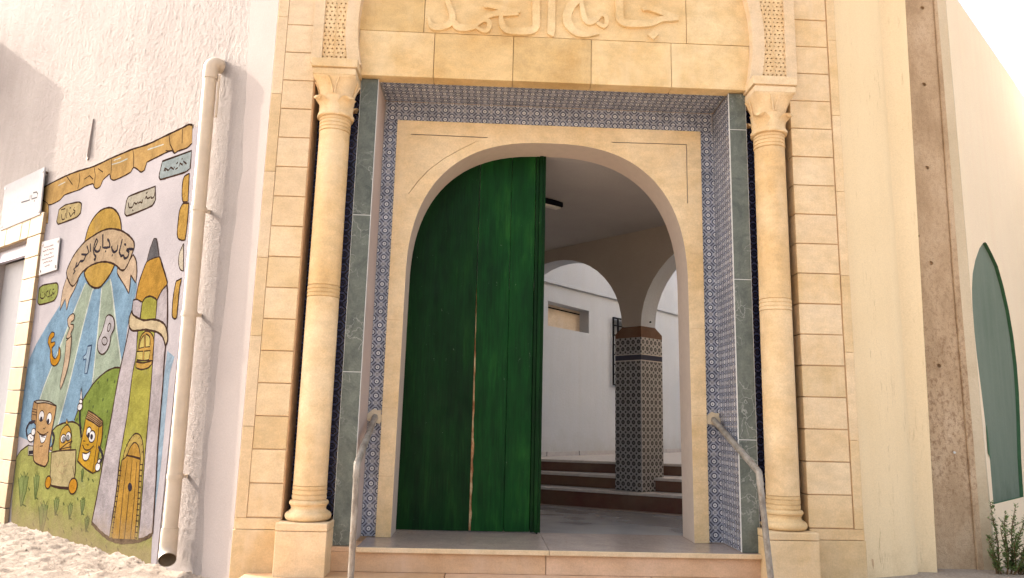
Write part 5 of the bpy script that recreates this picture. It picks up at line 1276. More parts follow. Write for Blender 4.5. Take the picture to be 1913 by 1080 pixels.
mb = MB(); mb.box(-1.351, 1.351, 0.0995+.413-.004, 0.5125, 0.0, 3.42); mb.box(-1.351, 1.351, 0.155, 0.5, 3.4235, 3.4275); mb.box(1.3522, 1.3528, 0.11, 0.5, 0.018, 3.41)
mb.v = [v for v in mb.v]
g = MB()
for s in (-1, 1): g.box(*sorted((s*1.237, s*1.350)), 0.5105, 0.5125, 0.018, 3.42)
g.box(-1.236, 1.236, 0.5105, 0.5125, 3.2505, 3.42)
g.box(-1.351, 1.351, 0.157, 0.5, 3.4235, 3.4275)
build('grout_bed', g, M['grout'], tr)

# niches behind the columns
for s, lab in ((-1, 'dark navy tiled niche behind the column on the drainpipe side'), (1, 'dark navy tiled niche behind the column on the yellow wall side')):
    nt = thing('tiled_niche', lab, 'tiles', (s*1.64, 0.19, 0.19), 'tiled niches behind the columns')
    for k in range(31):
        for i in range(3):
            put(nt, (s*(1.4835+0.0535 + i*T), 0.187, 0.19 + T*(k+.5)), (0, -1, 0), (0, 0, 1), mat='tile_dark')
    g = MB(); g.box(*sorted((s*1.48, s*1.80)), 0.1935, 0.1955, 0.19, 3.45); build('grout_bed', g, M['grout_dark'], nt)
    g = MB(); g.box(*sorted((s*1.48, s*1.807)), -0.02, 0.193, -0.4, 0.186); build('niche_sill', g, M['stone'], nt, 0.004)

# marble pilasters
for s, joints, lab in ((-1, (1.192, 2.34), 'grey green marble pilaster beside the column on the drainpipe side'), (1, (0.784, 1.946, 3.115), 'grey green marble pilaster beside the column on the yellow wall side')):
    mp = thing('marble_pilaster', lab, 'pilaster', (s*1.41, 0.1, 0.0), 'marble pilasters flanking the doorway')
    zz = [0.014] + list(joints) + [3.411]
    for a, b in zip(zz, zz[1:]):
        mb = MB(); mb.box(*sorted((s*1.347, s*1.474)), 0.09, 0.105, a+.0025, b-.0025); build('marble_panel', mb, M['green_marble'], mp, 0.002)
    for z in joints:
        mb = MB(); mb.box(*sorted((s*1.3475, s*1.4735)), 0.092, 0.1045, z-.0022, z+.0022); build('joint', mb, M['white_joint'], mp)
    mb = MB(); mb.box(*sorted((s*1.3435, s*1.3468)), 0.091, 0.1055, 0.018, 3.41); mb.box(*sorted((s*1.4742, s*1.477)), 0.093, 0.1055, 0.02, 3.41); build('edge_trim', mb, M['white_joint'], mp)

# ---- columns
def column(s, label):
    X, Y = (-1.637 if s < 0 else 1.627), 0.04
    t = thing('stone_column', label, 'column', (X, Y, -0.2), 'engaged columns of the portal')
    mb = MB(); mb.box(X-.166, X+.166, -0.135, 0.15, -0.4, 0.134); mb.box(X-.168, X+.168, -0.137, 0.15, 0.137, 0.186); build('plinth', mb, M['stone_block'], t, 0.005)
    def prof(pts): return [(z, r*0.925, 2.0) for z, r in pts]
    base = [(0.188, .150)] + [(0.217 - .028*math.cos(a), .140 + .026*math.sin(a)) for a in [math.pi*k/10 for k in range(11)]] + [(0.250, .138), (0.256, .128), (0.268, .124), (0.282, .130)] + \
           [(0.302 - .016*math.cos(a), .128 + .013*math.sin(a)) for a in [math.pi*k/8 for k in range(9)]] + [(0.320, .124), (0.322, .1185), (0.326, .1185), (0.328, .124), (0.352, .124), (0.354, .1185), (0.358, .1185), (0.360, .1235), (0.384, .1235), (0.386, .1185), (0.390, .1185), (0.392, .123), (0.412, .1225)]
    mb = MB(); mb.loft(X, Y, prof(base), 44); build('column_base', mb, M['stone'], t, 0, 40)
    sh_ = [(0.4125, .1175), (0.416, .1215), (1.69, .1205)]
    mb = MB(); mb.loft(X, Y, prof([(0.4125, .1165), (0.4155, .1215), (0.9, .1215), (1.35, .121), (1.702, .1205), (1.705, .116)]), 44); build('shaft', mb, M['stone'], t, 0, 40)
    ring = [(1.7055, .116)]
    for k in range(3):
        z = 1.707 + .027*k; ring += [(z, .118), (z+.003, .1225), (z+.021, .1225), (z+.024, .118)]
    ring += [(1.789, .116)]
    mb = MB(); mb.loft(X, Y, prof(ring), 44); build('shaft_ring', mb, M['stone'], t, 0, 40)
    mb = MB(); mb.loft(X, Y, prof([(1.7895, .115), (1.793, .1205), (2.4, .1195), (2.935, .1185), (2.938, .114)]), 44); build('shaft', mb, M['stone'], t, 0, 40)
    ring = [(2.9385, .114)]
    for k in range(4):
        z = 2.940 + .0265*k; ring += [(z, .117), (z+.003, .1225), (z+.020, .1225), (z+.023, .117)]
    ring += [(3.046, .118)]
    mb = MB(); mb.loft(X, Y, prof(ring), 44); build('necking', mb, M['stone'], t, 0, 40)
    bell = [(z, r*0.93, p) for z, r, p in [(3.046, .118, 2), (3.052, .134, 2), (3.066, .139, 2.05), (3.082, .134, 2.05), (3.095, .124, 2.1), (3.13, .120, 2.2), (3.18, .121, 2.3), (3.22, .126, 2.5), (3.26, .136, 2.8), (3.295, .150, 3.4), (3.318, .162, 5), (3.328, .166, 9), (3.336, .166, 14)]]
    mb = MB(); mb.loft(X, Y, bell, 64); build('capital_bell', mb, M['stone'], t, 0, 40)
    # leaves: curled ones on the corners, flat rounded ones on the faces
    def leaf(ang, wid, rads, zs_):
        m_ = MB(); nu, nv = 8, 16; grid = []
        def at(tab, v):
            for (a, fa), (c2, fc) in zip(tab, tab[1:]):
                if v <= c2: q = (v-a)/(c2-a); q = q*q*(3-2*q)*.5 + q*.5; return fa + (fc-fa)*q
            return tab[-1][1]
        for j in range(nv+1):
            v = j/nv
            hw = wid*(.80 + .25*math.sin(v*math.pi*.8)) if v < .62 else wid*(.80 + .25*math.sin(.62*math.pi*.8))*math.sqrt(max(1-((v-.62)/.39)**2, 0.03))
            rr_, z = at(rads, v)*0.925, at(zs_, v)
            for i in range(nu+1):
                u = -1 + 2*i/nu; aa = ang + u*hw/rr_
                rad = rr_ + 0.008*(1-u*u) - .004
                grid.append((X + rad*math.cos(aa), Y + rad*math.sin(aa), z))
        n = nu+1
        back = [(X + (Vector((gx-X, gy-Y)).length-.020)*math.cos(math.atan2(gy-Y, gx-X)), Y + (Vector((gx-X, gy-Y)).length-.020)*math.sin(math.atan2(gy-Y, gx-X)), gz-.004) for gx, gy, gz in grid]
        N = len(grid)
        fs = [(j*n+i, j*n+i+1, (j+1)*n+i+1, (j+1)*n+i) for j in range(nv) for i in range(nu)]
        fb = [tuple(k+N for k in reversed(f)) for f in fs]
        rim = [i for i in range(n)] + [j*n+nu for j in range(1, nv+1)] + [nv*n+i for i in range(nu-1, -1, -1)] + [j*n for j in range(nv-1, 0, -1)]
        fr = [(rim[k], rim[(k+1) % len(rim)], rim[(k+1) % len(rim)]+N, rim[k]+N) for k in range(len(rim))]
        m_.add(grid + back, fs + fb + fr)
        return m_
    for q in range(4):
        build('capital_leaf', leaf(R(45 + 90*q), .066, [(0, .142), (.12, .146), (.28, .131), (.5, .129), (.7, .142), (.86, .176), (.95, .196), (1, .196)], [(0, 3.047), (.3, 3.085), (.7, 3.150), (.86, 3.178), (.95, 3.177), (1, 3.160)]), M['stone'], t, 0, 50)
        build('capital_leaf', leaf(R(90*q), .060, [(0, .140), (.12, .144), (.28, .131), (.6, .130), (.85, .138), (1, .150)], [(0, 3.047), (.3, 3.085), (.7, 3.160), (.9, 3.198), (1, 3.200)]), M['stone'], t, 0, 50)
        # upper V-shaped ribs in the middle of each face
        for sd in (-1, 1):
            a = R(90*q - 90); m_ = MB()
            pts = []
            for k in range(9):
                v = k/8; z = 3.185 + 0.140*v; off = sd*(0.006 + 0.034*v*v)
                rad = (0.1275 + 0.014*v + 0.026*v*v)*0.935
                c_, s_ = math.cos(a), math.sin(a)
                pts.append((X + rad*c_ - off*s_, Y + rad*s_ + off*c_, z))
            m_.tube(pts, [0.0065]*9, 8); build('capital_rib', m_, M['stone'], t, 0, 50)
    mb = MB()
    mb.box(X-.156, X+.156, Y-.156, 0.17, 3.3365, 3.383); mb.box(X-.149, X+.149, Y-.149, 0.17, 3.383, 3.393); mb.box(X-.167, X+.167, Y-.164, 0.17, 3.393, 3.459)
    build('abacus', mb, M['stone_block'], t, 0.006)
column(-1, 'carved stone column with leafy capital on the drainpipe side of the doorway')
column(1, 'carved stone column with leafy capital on the yellow wall side of the doorway')

# ---- threshold and steps
dsx = thing('door_step', 'broad stone doorstep with marble nosing below the arched doorway', 'step', (0, -0.1, -0.2))
for a, b in ((-1.302, 0.0), (0.003, 1.476)):
    mb = MB(); mb.box(a, b, 0.0475, 0.86, -0.016, 0.0145); build('threshold_slab', mb, M['threshold'], dsx, 0.002)
    mb = MB(); mb.box(a, b, 0.033, 0.047, -0.017, 0.0150); build('nosing', mb, M['stone_pale'], dsx, 0.003)
mb = MB(); mb.box(-1.475, -1.304, 0.062, 0.3, -0.018, 0.013); build('side_slab', mb, M['riser'], dsx, 0.004)
for a, b in ((-1.475, -0.02), (-0.016, 1.476)):
    mb = MB(); mb.box(a, b, 0.062, 0.85, -0.146, -0.0185); build('riser_stone', mb, M['riser'], dsx, 0.003)
for a, b in ((-2.0, -0.7), (-0.696, 0.7), (0.704, 2.0)):
    mb = MB(); mb.box(a, b, -0.85, 0.12, -0.2, -0.1475); build('lower_tread', mb, M['threshold'] if False else M['riser'], dsx, 0.006)
mb = MB(); mb.box(-1.97, 1.97, -0.82, 0.1, -0.45, -0.202); build('lower_riser', mb, M['riser'], dsx)

# ---- door leaf
dl = thing('door_leaf', 'tall closed leaf of green painted planks with a long split, filling half the arch', 'door', (-1.1, 0.82, 0.02))
def az(x, g=0.03):
    q = min(abs(x)/(A_+g), 0.9999); return Z0_ + (B_+g)*(1-q**P_)**(1/P_)
def plank(x0, x1, y0, y1, name='plank', left=None, right=None):
    xs_ = [x0 + (x1-x0)*k/24 for k in range(25)]
    top = [(x, az(x)) for x in xs_]
    if x0 < -1.1: top = [(-1.135, Z0_)] + [p for p in top if p[0] > -1.13]
    pts = [(top[0][0], 0.026)] + top + [(top[-1][0], 0.026)]
    if left: pts = pts[1:-1] + [pts[-1]] + left
    if right: pts = [pts[0]] + pts[1:-1] + right
    m_ = MB(); m_.plate(pts, [], front, y0, y1); return build(name, m_, M['door_lighter'] if x0 > -.29 and x0 < -.084 and name == 'plank' else M['door'], dl, 0.004)
rr = random.Random(5)
jag = []
for k in range(30):
    z = 1.93 - k*(1.93-.026)/29; gp = 0.004 + (0.019 if z < 1.9 else 0) * (0.65 + 0.5*rr.random()) * min(1, (1.93-z)*.7 + .12)
    jag.append((-0.5585 + 0.014*math.sin(z*1.3) * 0 + gp - .004, z))
plank(-1.14, -0.560, 0.803, 0.85)
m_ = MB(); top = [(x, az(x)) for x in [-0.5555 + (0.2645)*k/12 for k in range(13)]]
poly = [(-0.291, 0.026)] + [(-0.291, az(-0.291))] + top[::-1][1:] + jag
m_.plate(poly, [], front, 0.801, 0.85); build('plank', m_, M['door_lighter'], dl, 0.003)
plank(-0.289, -0.086, 0.806, 0.85)
mb = MB(); mb.box(-0.562, -0.515, 0.818, 0.86, 0.028, 1.95); build('split_wood', mb, M['raw_wood'], dl)
plank(-0.083, -0.058, 0.792, 0.85, 'edge_strip'); plank(-0.056, -0.026, 0.776, 0.85, 'edge_strip'); plank(-0.024, -0.004, 0.785, 0.85, 'edge_strip')
mb = MB(); mb.box(-1.14, -0.01, 0.851, 0.88, 0.03, 1.95); build('backing_board', mb, M['door'], dl)
mb = MB(); mb.tube([(-0.03, 0.80, 0.010), (-0.03, 0.80, 0.05)], 0.008, 8); build('floor_bolt', mb, M['black_metal'], dl)

# ---- handrails
def handrail(label, att, ptop, pbot):
    t = thing('handrail', label, 'handrail', pbot, 'pipe handrails beside the doorway')
    att, ptop, pbot = Vector(att), Vector(ptop), Vector(pbot)
    d = (ptop-att).normalized(); e = (pbot-ptop).normalized()
    bend = [ptop - d*0.07, ptop - d*0.012, ptop + (e-d)*0.003, ptop + e*0.012, ptop + e*0.07]
    mb = MB(); mb.tube([att - d*0.02, ptop - d*0.068], 0.0225, 16); build('rail', mb, M['galv'], t, 0, 50)
    mb = MB(); mb.tube(bend, 0.0222, 16); build('rail_bend', mb, M['galv'], t, 0, 50)
    mb = MB(); mb.tube([ptop + e*0.068, pbot], 0.0205, 16); build('post', mb, M['galv'], t, 0, 50)
    mb = MB(); mb.tube([ptop + e*0.060, ptop + e*0.085], 0.0235, 16); build('collar', mb, M['galv'], t, 0, 50)
    mb = MB(); mb.tube([Vector((pbot.x, pbot.y, -0.147)), Vector((pbot.x, pbot.y, -0.138))], 0.06, 16); build('foot_flange', mb, M['galv'], t, 0, 50)
    mb = MB(); rr2 = random.Random(2)
    n = 14; ring = [(att.x + 0.062*(1+.3*rr2.uniform(-1, 1))*math.cos(2*math.pi*k/n), att.z + 0.055*(1+.3*rr2.uniform(-1, 1))*math.sin(2*math.pi*k/n)) for k in range(n)]
    mb.plate(ring, [], front, 0.488, 0.5025); build('mortar_patch', mb, M['bare_cement'], t)
handrail('worn pipe handrail on the drainpipe side of the steps', (-1.288, 0.50, 0.885), (-1.274, -0.30, 0.585), (-1.272, -0.30, -0.145))
handrail('worn pipe handrail on the yellow wall side of the steps', (1.292, 0.50, 0.925), (1.338, -0.30, 0.585), (1.398, -0.30, -0.145))

# ================================================================== RIGHT SIDE
yw = thing('yellow_wall', 'smooth cream yellow plaster wall adjoining the portal', 'wall', (2.5, 0.2, -0.2))
def lean(x, z): return x + (0.018*z if x > 2.8 else 0)
prof = [(2.1725, 0.055), (2.35, 0.115), (2.52, 0.170), (2.60, 0.198), (2.64, 0.218), (2.67, 0.248), (2.69, 0.282), (2.705, 0.300), (2.72, 0.306), (2.78, 0.304), (2.848, 0.300)]
mb = MB(); zz = [-0.4 + 0.5*k for k in range(16)]
fr_ = [(lean(x, z), y, z) for z in zz for x, y in prof]; n = len(prof)
bk_ = [(lean(x, z), 0.62, z) for z in zz for x, y in (prof[0], prof[-1])]
o = len(fr_)
fs = [(j*n+i, j*n+i+1, (j+1)*n+i+1, (j+1)*n+i) for j in range(len(zz)-1) for i in range(n-1)]
for j in range(len(zz)-1):
    fs.append((j*n+n-1, o+j*2+1, o+j*2+3, (j+1)*n+n-1)); fs.append((j*n, (j+1)*n, o+j*2+2, o+j*2)); fs.append((o+j*2, o+j*2+2, o+j*2+3, o+j*2+1))
mb.add(fr_ + bk_, fs); build('wall_body', mb, M['yellow'], yw, 0, 35)
def yface(x):
    for (xa, ya), (xb, yb) in zip(prof, prof[1:]):
        if xa <= x <= xb: return ya + (yb-ya)*(x-xa)/(xb-xa)
    return prof[-1][1]
mb = MB(); rr = random.Random(8)
ring = [(2.262 + .012*(1+.5*rr.uniform(-1, 1))*math.cos(2*math.pi*k/12), -0.035 + .035*(1+.4*rr.uniform(-1, 1))*math.sin(2*math.pi*k/12)) for k in range(12)]
mb.add([Vector((x, yface(x)-.0012, z)) for x, z in ring], [tuple(range(12))]); build('chipped_hole', mb, M['joint'], yw)

cc = thing('concrete_column', 'rough brown bare concrete pier with a row of tie holes, between the plastered walls', 'pier', (3.1, 0.5, -0.2))
def cx_(x, z): return x + 0.006*z
holes = []
for z, x in ((4.43, 3.166), (3.73, 3.13), (3.0, 3.10), (2.2, 3.07), (1.38, 3.07), (2.42, 2.985), (5.2, 3.2)):
    r = 0.017 if z != 2.42 else .008; holes.append([(x + r*(1+.15*math.sin(5*k))*math.cos(2*math.pi*k/9), z + r*math.sin(2*math.pi*k/9)) for k in range(9)])
mb = MB(); mb.plate([(2.80, -0.4), (2.84, 7), (3.290, 7), (3.262, 4.5), (3.234, 2.0), (3.236, -0.4)], holes, front, 0.45, 0.475)
mb.plate([(2.80, -0.4), (2.84, 7), (3.290, 7), (3.236, -0.4)], [], front, 0.4755, 0.7); build('pier_body', mb, M['concrete'], cc, 0.004)
mb = MB(); mb.plate([(3.2375, -0.4), (3.2355, 2.0), (3.2635, 4.5), (3.2915, 7), (3.345, 7), (3.305, 4.5), (3.284, 2.0), (3.296, -0.4)], [], front, 0.434, 0.6); build('corner_fillet', mb, M['concrete'], cc, 0.005)
mb = MB(); mb.tube([(3.135, 0.452, 0.72), (3.135, 0.44, 0.72)], 0.009, 8); build('dowel', mb, M['white_joint'], cc)

GT = Vector((math.cos(R(43)), math.sin(R(43)), 0)); GN = Vector((math.sin(R(43)), -math.cos(R(43)), 0)); G0 = Vector((3.35, 0.42, 0))
def gw(s, z, d=0.0): p = G0 + GT*s + GN*d; return Vector((p.x, p.y, z))
cw_ = thing('cream_wall', 'pale cream side wall with a green arched blind niche, sky above it', 'wall', gw(2, -0.2))
left = [(0.15, 0.335), (0.16, 0.66), (0.115, 0.95), (0.085, 1.17), (0.04, 1.45), (0.025, 1.65), (0.03, 1.85), (0.06, 2.0), (0.13, 2.14), (0.25, 2.27), (0.42, 2.40), (0.56, 2.473), (0.64, 2.497)]
right = [(0.69, 2.495), (0.85, 2.435), (1.03, 2.35), (1.18, 2.19), (1.31, 1.98), (1.39, 1.75), (1.42, 1.5), (1.40, 1.25), (1.34, 1.0), (1.24, 0.66), (1.19, 0.335)]
nic = left + right
mb = MB()
wall_out = [(0.0, -0.4), (0.0, 4.69), (9.0, 4.69), (9.0, -0.4)]
mb.plate(wall_out, [nic], gw, 0.0, -0.12, 0, 1)
mb.obox(gw(0, -0.4, -0.1205), GT*9, -GN*0.2, (0, 0, 5.09)); build('wall_body', mb, [M['cream'], M['niche_edge']], cw_)
mb = MB(); mb.plate(nic, [], gw, -0.028, -0.1195); build('niche_panel', mb, M['niche_green'], cw_)
# bare strip at the corner of the wall
mb = MB(); rr = random.Random(9)
strip = [(-0.001, -0.35), (-0.001, 4.69)] + [(0.012 + 0.004*rr.uniform(-1, 1) + (0.05 if z < 1.0 else 0)*(1-z) , z) for z in [4.69 - k*0.19 for k in range(27)]]
mb.plate(strip, [], gw, 0.003, -0.01)
mb.add([Vector((3.27, 0.4375, -0.4)), Vector((3.275, 0.4375, 4.69)), gw(0, 4.69, 0.003), gw(0, -0.4, 0.003)], [(0, 1, 2, 3)]); build('bare_edge', mb, M['bare_cement'], cw_)
mb = MB(); mb.plate([(0.10, 0.72), (0.112, 0.93), (0.128, 0.92), (0.150, 0.80), (0.152, 0.68), (0.128, 0.70)], [], gw, 0.0062, 0.0045); build('dark_chip', mb, M['niche_edge'], cw_)

# shrub at the foot of the cream wall
def shrub(base, label):
    t = thing('shrub', label, 'shrub', base)
    rr3 = random.Random(21); B0 = Vector(base)
    stems = MB(); leaves = MB()
    specs = [(-0.13, 0.52, 0.0), (-0.04, 0.44, .02), (0.06, 0.50, 0.0), (0.15, 0.42, .03), (0.24, 0.36, .05), (0.33, 0.40, .06), (-0.20, 0.28, 0), (0.02, 0.30, -.05), (0.12, 0.26, -.08), (0.36, 0.24, 0), (-0.1, 0.36, -.06), (0.22, 0.22, -.05), (-0.22, 0.18, -.03), (0.30, 0.16, -.04)]
    for dx, h, dy in specs:
        p0 = B0 + Vector((dx*0.3 + rr3.uniform(-.03, .03), dy*.3, 0)); tip = B0 + Vector((dx + rr3.uniform(-.03, .05), dy - .05, h))
        pts = [p0.lerp(tip, k/8) + Vector((math.sin(k*.8+dx*9)*.012, 0, 0)) for k in range(9)]
        stems.tube(pts, [0.006*(1-.7*k/8) for k in range(9)], 6)
        for _ in range(int(110 + 190*h)):
            k = rr3.uniform(0.12, 1.0); p = p0.lerp(tip, k) + Vector((rr3.gauss(0, .006), rr3.gauss(0, .006), rr3.gauss(0, .004)))
            a = rr3.uniform(0, 6.28); e = rr3.uniform(0.1, 0.9); ln = rr3.uniform(.020, .042)*(1.1-.35*k); wd = ln*.22
            dr = Vector((math.cos(a)*math.cos(e), math.sin(a)*math.cos(e), math.sin(e))); sd = dr.cross(Vector((0, 0, 1))).normalized()
            leaves.add([p, p + dr*ln*.5 + sd*wd, p + dr*ln, p + dr*ln*.5 - sd*wd], [(0, 1, 2, 3)])
        for _ in range(3):
            k = rr3.uniform(.35, .8); p = p0.lerp(tip, k); q = p + Vector((rr3.uniform(-.08, .08), rr3.uniform(-.05, .03), rr3.uniform(.03, .08)))
            stems.tube([p, q], [.003, .0015], 5)
            for _ in range(16):
                kk = rr3.random(); pp = p.lerp(q, kk); a = rr3.uniform(0, 6.28); e = rr3.uniform(0, .9); ln = rr3.uniform(.012, .026); wd = ln*.2
                dr = Vector((math.cos(a)*math.cos(e), math.sin(a)*math.cos(e), math.sin(e))); sd = dr.cross(Vector((0, 0, 1))).normalized()
                leaves.add([pp, pp + dr*ln*.5 + sd*wd, pp + dr*ln, pp + dr*ln*.5 - sd*wd], [(0, 1, 2, 3)])
    build('stems', stems, M['stem'], t, 0, 60); build('foliage', leaves, M['leaf'], t)
shrub((3.36, 0.29, -0.14), 'low grey green shrub with thin stems at the foot of the cream wall')

# ================================================================== INSIDE
P0 = Vector((1.2, 2.66, 0)); AT = Vector((math.cos(R(50)), -math.sin(R(50)), 0)); AN = Vector((-math.sin(R(50)), -math.cos(R(50)), 0))
def ar(s, z, d=0.0): p = P0 + AT*s - AN*d; return Vector((p.x, p.y, z))    # d runs away from the street
fl = MB(); fl.add([(-2.6, 0.8605, -0.012), (3.4, 0.8605, -0.012), (3.4, 2.2, -0.012), (-1.5, 4.6, -0.012), (-2.6, 4.6, -0.012)], [(0, 1, 2, 3, 4)])
structure('floor', fl, M['joint_dark'])
# step lines: (x, y) at two ends, traced on their own levels
def on(line, x): (xa, ya), (xb, yb) = line; return Vector((x, ya + (yb-ya)*(x-xa)/(xb-xa), 0))
S0 = ((.231, 3.181), (1.552, 2.409)); N1 = ((.217, 3.072), (1.543, 2.375)); N2 = ((.239, 3.365), (1.623, 2.663)); N3 = ((.255, 3.58), (1.754, 3.145))
paving = thing('entrance_paving', 'grey veined marble floor slabs between the doorway and the inner steps', 'paving', (0.6, 1.6, 0))
def slab(poly, z1=0.0, z0=-0.010, mat='floor', name='floor_slab', par=None):
    m_ = MB(); m_.plate(poly, [], lambda u, v, d: Vector((u, v, d)), z1, z0); return build(name, m_, M[mat], par or paving, 0.001)
ya, yb = 0.866, 0.925
for a, b in ((-2.5, -.6), (-.594, 3.0)): slab([(a, ya), (b, ya), (b, yb), (a, yb)])
yc = 0.955
for a, b in ((-2.5, -.42), (-.414, 3.0)):
    slab([(a, yc), (b, yc), (b, on(S0, b).y - .19), (a, on(S0, a).y - .19)])
    slab([(a, on(S0, a).y - .155), (b, on(S0, b).y - .155), (b, on(S0, b).y + .05), (a, on(S0, a).y + .05)], mat='threshold')
st = thing('inner_steps', 'three dark red steps with pale treads inside the doorway', 'steps', (0.9, 2.8, 0))
xL, xR = -1.2, 3.0
def step(front_line, z0, z1, back, inset):
    a, b = on(front_line, xL), on(front_line, xR); k = Vector((0, back, 0)); i = Vector((0, inset, 0))
    m_ = MB(); pl_ = [a+i, b+i, b+k, a+k]; m_.plate([(p.x, p.y) for p in pl_], [], lambda u, v, d: Vector((u, v, d)), z0, z1-.028); build('riser', m_, M['step_red'], st)
    m_ = MB(); pl_ = [a, b, b+k, a+k]; m_.plate([(p.x, p.y) for p in pl_], [], lambda u, v, d: Vector((u, v, d)), z1-.0275, z1); build('tread', m_, M['step_tread'], st, 0.004)
step(N1, 0.001, 0.18, 0.42, 0.02); step(N2, 0.181, 0.32, 0.55, 0.018); step(N3, 0.321, 0.45, 0.30, 0.018)
m_ = MB(); a, b = on(N3, xL), on(N3, xR); m_.add([a+Vector((0, .301, .449)), b+Vector((0, .301, .449)), (8, 3, .449), (8, 14, .449), (-3, 14, .449), (-3, 5, .449)], [(0, 1, 2, 3, 4, 5)]); structure('courtyard_floor', m_, M['step_tread'])

# arcade: one wall with two arches on a square tiled pillar
arcd = thing('arcade_wall', 'beige plaster arcade wall with two round arches inside the entrance', 'wall', ar(-0.15, 1.93))
def ell(cxx, aa, bb, z0, n=22): return [(cxx + aa*math.cos(math.pi*k/n), z0 + bb*math.sin(math.pi*k/n)) for k in range(n+1)]
la = ell(-1.312, 1.05, 0.90, 1.925); ra = ell(1.05, 1.05, 0.90, 1.92)
poly = [(-2.9, 4.5), (-2.9, 0.2), (-2.364, 0.2)] + la[::-1] + ra[::-1] + [(2.102, 0.2), (2.7, 0.2), (2.7, 4.5)]
mb = MB(); mb.plate(poly, [], ar, 0.0, 0.25, 0, 1, True); build('wall_body', mb, [M['arcade'], M['white_wall']], arcd, 0, 30)
mb = MB(); mb.tube([ar(0.004, 1.975, .15), ar(0.02, 1.975, .15)], .009, 8); build('pipe_stub', mb, M['black_metal'], arcd)
pil = thing('tiled_pillar', 'square pillar faced with dark patterned tiles under the inner arcade', 'pillar', ar(-0.18, 0.18))
def pil_uv(mb, name, mat):
    me = bpy.data.meshes.new(name); me.from_pydata(mb.v, [], mb.f); me.materials.append(M[mat])
    bm = bmesh.new(); bm.from_mesh(me); bmesh.ops.recalc_face_normals(bm, faces=bm.faces); bm.to_mesh(me); bm.free()
    uvl = me.uv_layers.new(name='UVMap')
    for p in me.polygons:
        ax = AN if abs(p.normal.dot(AT)) > .6 else AT
        for li in p.loop_indices:
            v = me.vertices[me.loops[li].vertex_index].co
            uvl.data[li].uv = ((v-P0).dot(ax)/0.0715, v.z/0.0715)
    return link(name, me, pil)
def pbox(s0, s1, d0, d1, z0, z1):
    m_ = MB(); m_.obox(ar(s0, z0, d0), AT*(s1-s0), -AN*(d1-d0), (0, 0, z1-z0)); return m_
pil_uv(pbox(-.358, 0, 0, .372, 0.181, 1.545), 'tiled_shaft', 'tile_pillar')
build('tile_band', pbox(-.359, .001, -.001, .373, 1.5455, 1.556), M['step_tread'], pil)
build('tile_band', pbox(-.358, 0, 0, .372, 1.5565, 1.612), M['grout_dark'], pil)
build('tile_band', pbox(-.359, .001, -.001, .373, 1.6125, 1.622), M['step_tread'], pil)
pil_uv(pbox(-.358, 0, 0, .372, 1.6225, 1.80), 'tiled_collar', 'tile_pillar')
m_ = MB(); lo = [(-.358, 0), (0, 0), (0, .372), (-.358, .372)]; hi = [(-.262, .0), (0, 0), (0, .25), (-.262, .25)]
m_.add([ar(s, 1.8005, d) for s, d in lo] + [ar(s, 1.845, d) for s, d in lo] + [ar(s, 1.919, d) for s, d in hi], [(0, 1, 2, 3), (0, 1, 5, 4), (1, 2, 6, 5), (2, 3, 7, 6), (3, 0, 4, 7), (4, 5, 9, 8), (5, 6, 10, 9), (6, 7, 11, 10), (7, 4, 8, 11), (8, 9, 10, 11)])
build('chamfered_cap', m_, M['redwash'], pil)
for (sa, da) in ((0.0, 0.0),):
    m_ = MB(); m_.obox(ar(-.004, 0.181, -.002), AT*.006, -AN*.006, (0, 0, 1.36)); build('corner_bead', m_, M['grout'], pil)

# ceiling of the entrance passage
def ceil_z(p): return 2.975 + 0.075*max(0, (p - P0).dot(AN))
cpts = [Vector((-2.6, 0.885, 0)), Vector((2.9, 0.885, 0)), ar(2.2, 0, .02), ar(-2.85, 0, .02), Vector((-2.6, 4.4, 0))]
mb = MB(); n = len(cpts)
mb.add([(p.x, p.y, ceil_z(p)) for p in cpts] + [(p.x, p.y, 3.45) for p in cpts], [tuple(range(n)), tuple(range(2*n-1, n-1, -1))] + [(i, (i+1) % n, n+(i+1) % n, n+i) for i in range(n)])
structure('ceiling', mb, M['ceil'])
for nm, x0, x1, y0, y1 in (('side_wall', -2.75, -2.6, 0.885, 4.6), ('side_wall', 2.9, 3.05, 0.72, 1.2)):
    mb = MB(); mb.box(x0, x1, y0, y1, -0.3, 5.0); structure(nm, mb, M['arcade'])
lm = thing('ceiling_lamp', 'dark batten lamp with a pale diffuser on the passage ceiling', 'lamp', (0.12, 1.95, 3.05))
p1 = Vector((0.245, 2.03, 0)); dr = Vector((-0.80, -0.55, 0)).normalized(); sd = Vector((dr.y, -dr.x, 0))
zc = ceil_z(p1)
mb = MB(); mb.obox(p1 + Vector((0, 0, zc-.045)) - sd*.05, dr*.6, sd*.10, (0, 0, .055)); build('housing', mb, M['black_metal'], lm, .005)
mb = MB(); mb.obox(p1 + Vector((0, 0, zc-.060)) - sd*.04 + dr*.02, dr*.56, sd*.08, (0, 0, .0145)); build('diffuser', mb, M['lamp_white'], lm, .004)

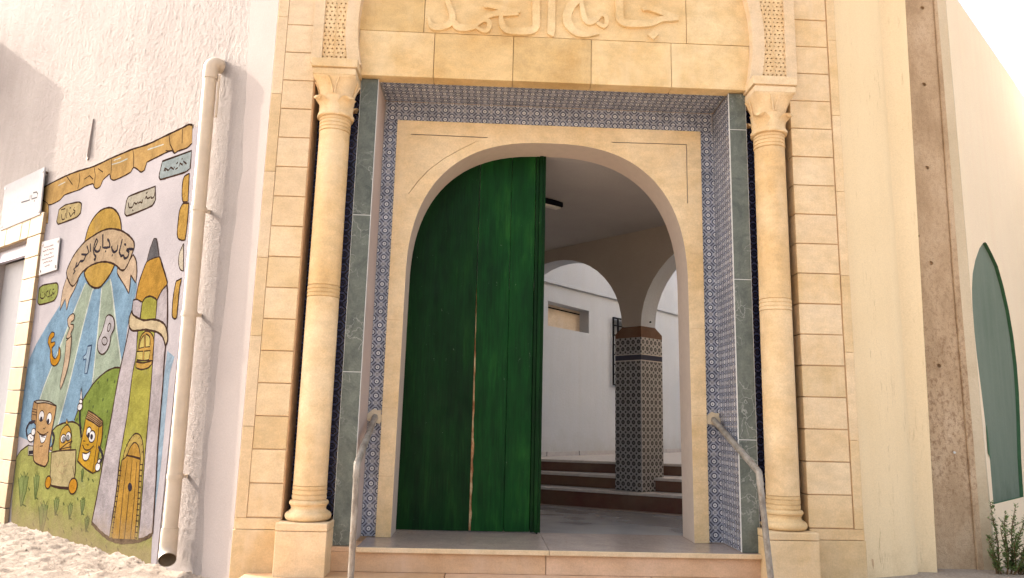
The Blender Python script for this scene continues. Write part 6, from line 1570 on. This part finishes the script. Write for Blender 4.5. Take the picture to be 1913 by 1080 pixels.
# courtyard wall with its window openings
CT = Vector((math.cos(R(47)), math.sin(R(47)), 0)); CN = Vector((math.sin(R(47)), -math.cos(R(47)), 0)); C0 = Vector((1.43, 5.45, 0))
def cw(s, z, d=0.0): p = C0 + CT*s + CN*d; return Vector((p.x, p.y, z))
cyw = thing('courtyard_wall', 'white limewashed courtyard wall seen through the arches', 'wall', cw(0, 0.45))
w1 = [(-1.611, 2.10), (-1.611, 2.426), (-0.683, 2.41), (-0.685, 2.095)]
w2 = [(-0.10, 1.43), (-0.10, 2.36), (0.85, 2.36), (0.85, 1.43)]
mb = MB(); mb.plate([(-5.5, 0.2), (-5.5, 6.5), (9, 6.5), (9, 0.2)], [w1, w2], cw, 0.0, -0.3); build('wall_body', mb, M['white_wall'], cyw)
mb = MB(); mb.obox(cw(-5.5, 2.655, 0.0015), CT*14, CN*0.045, (0, 0, 0.04)); build('string_course', mb, M['white_wall'], cyw, 0.006)
for a, b in ((-5.4, -2.6), (-2.59, -1.62), (-1.60, -0.92), (-0.90, 0.3), (0.31, 1.4), (1.41, 2.6), (2.61, 4)):
    mb = MB(); mb.obox(cw(a, 0.4495, 0.002), CT*(b-a), CN*0.012, (0, 0, 0.055)); build('skirting', mb, M['grout'], cyw)
bwn = MB(); bwn.plate([(-1.62, 2.08), (-1.62, 2.44), (-0.67, 2.43), (-0.67, 2.08)], [], cw, -0.16, -0.20); wp = build('boarded_window', bwn, M['plywood'], cyw)
mb = MB(); mb.plate([(-1.606, 2.372), (-1.606, 2.392), (-0.69, 2.378), (-0.69, 2.362)], [], cw, -0.155, -0.159); build('dark_gap', mb, M['black_metal'], wp)
wn_ = MB(); wn_.plate([(-0.14, 1.40), (-0.14, 2.40), (0.9, 2.40), (0.9, 1.40)], [], cw, -0.22, -0.25); build('window_shutter', wn_, M['white_wall'], cyw)
gr = thing('window_grille', 'black iron window grille on the courtyard wall behind the pillar', 'grille', cw(0.35, 1.41))
mb = MB()
for a, b, c_, d_ in ((-0.14, 1.41, 0.90, 1.43), (-0.14, 2.37, 0.90, 2.39)): mb.obox(cw(a, b, 0.03), CT*(c_-a), CN*.02, (0, 0, d_-b))
for s in (-0.14, 0.88): mb.obox(cw(s, 1.4305, 0.03), CT*.02, CN*.02, (0, 0, .939))
build('grille_frame', mb, M['black_metal'], gr)
for k in range(7): 
    mb = MB(); s = -0.02 + k*.125; mb.obox(cw(s, 1.431, 0.0305), CT*.020, CN*.020, (0, 0, .938)); build('upright_bar', mb, M['black_metal'], gr)
for k in range(6):
    mb = MB(); z = 1.56 + k*.14; mb.obox(cw(-.119, z, 0.045), CT*.998, CN*.014, (0, 0, .018)); build('cross_bar', mb, M['black_metal'], gr)

for nm, lab, O, U, V in (('courtyard_light_blocker', 'unseen limewashed wall added to cut the sky light in the courtyard', (6.6, 1.5, 0.2), (3.0, 8.0, 0), (0.25, -0.1, 0)),):  # unseen wall, added to lower the sky light reaching the courtyard
    t = thing(nm, lab, 'wall', O); mb = MB(); mb.obox(O, U, V, (0, 0, 6.5)); build('wall_body', mb, M['white_wall'], t)
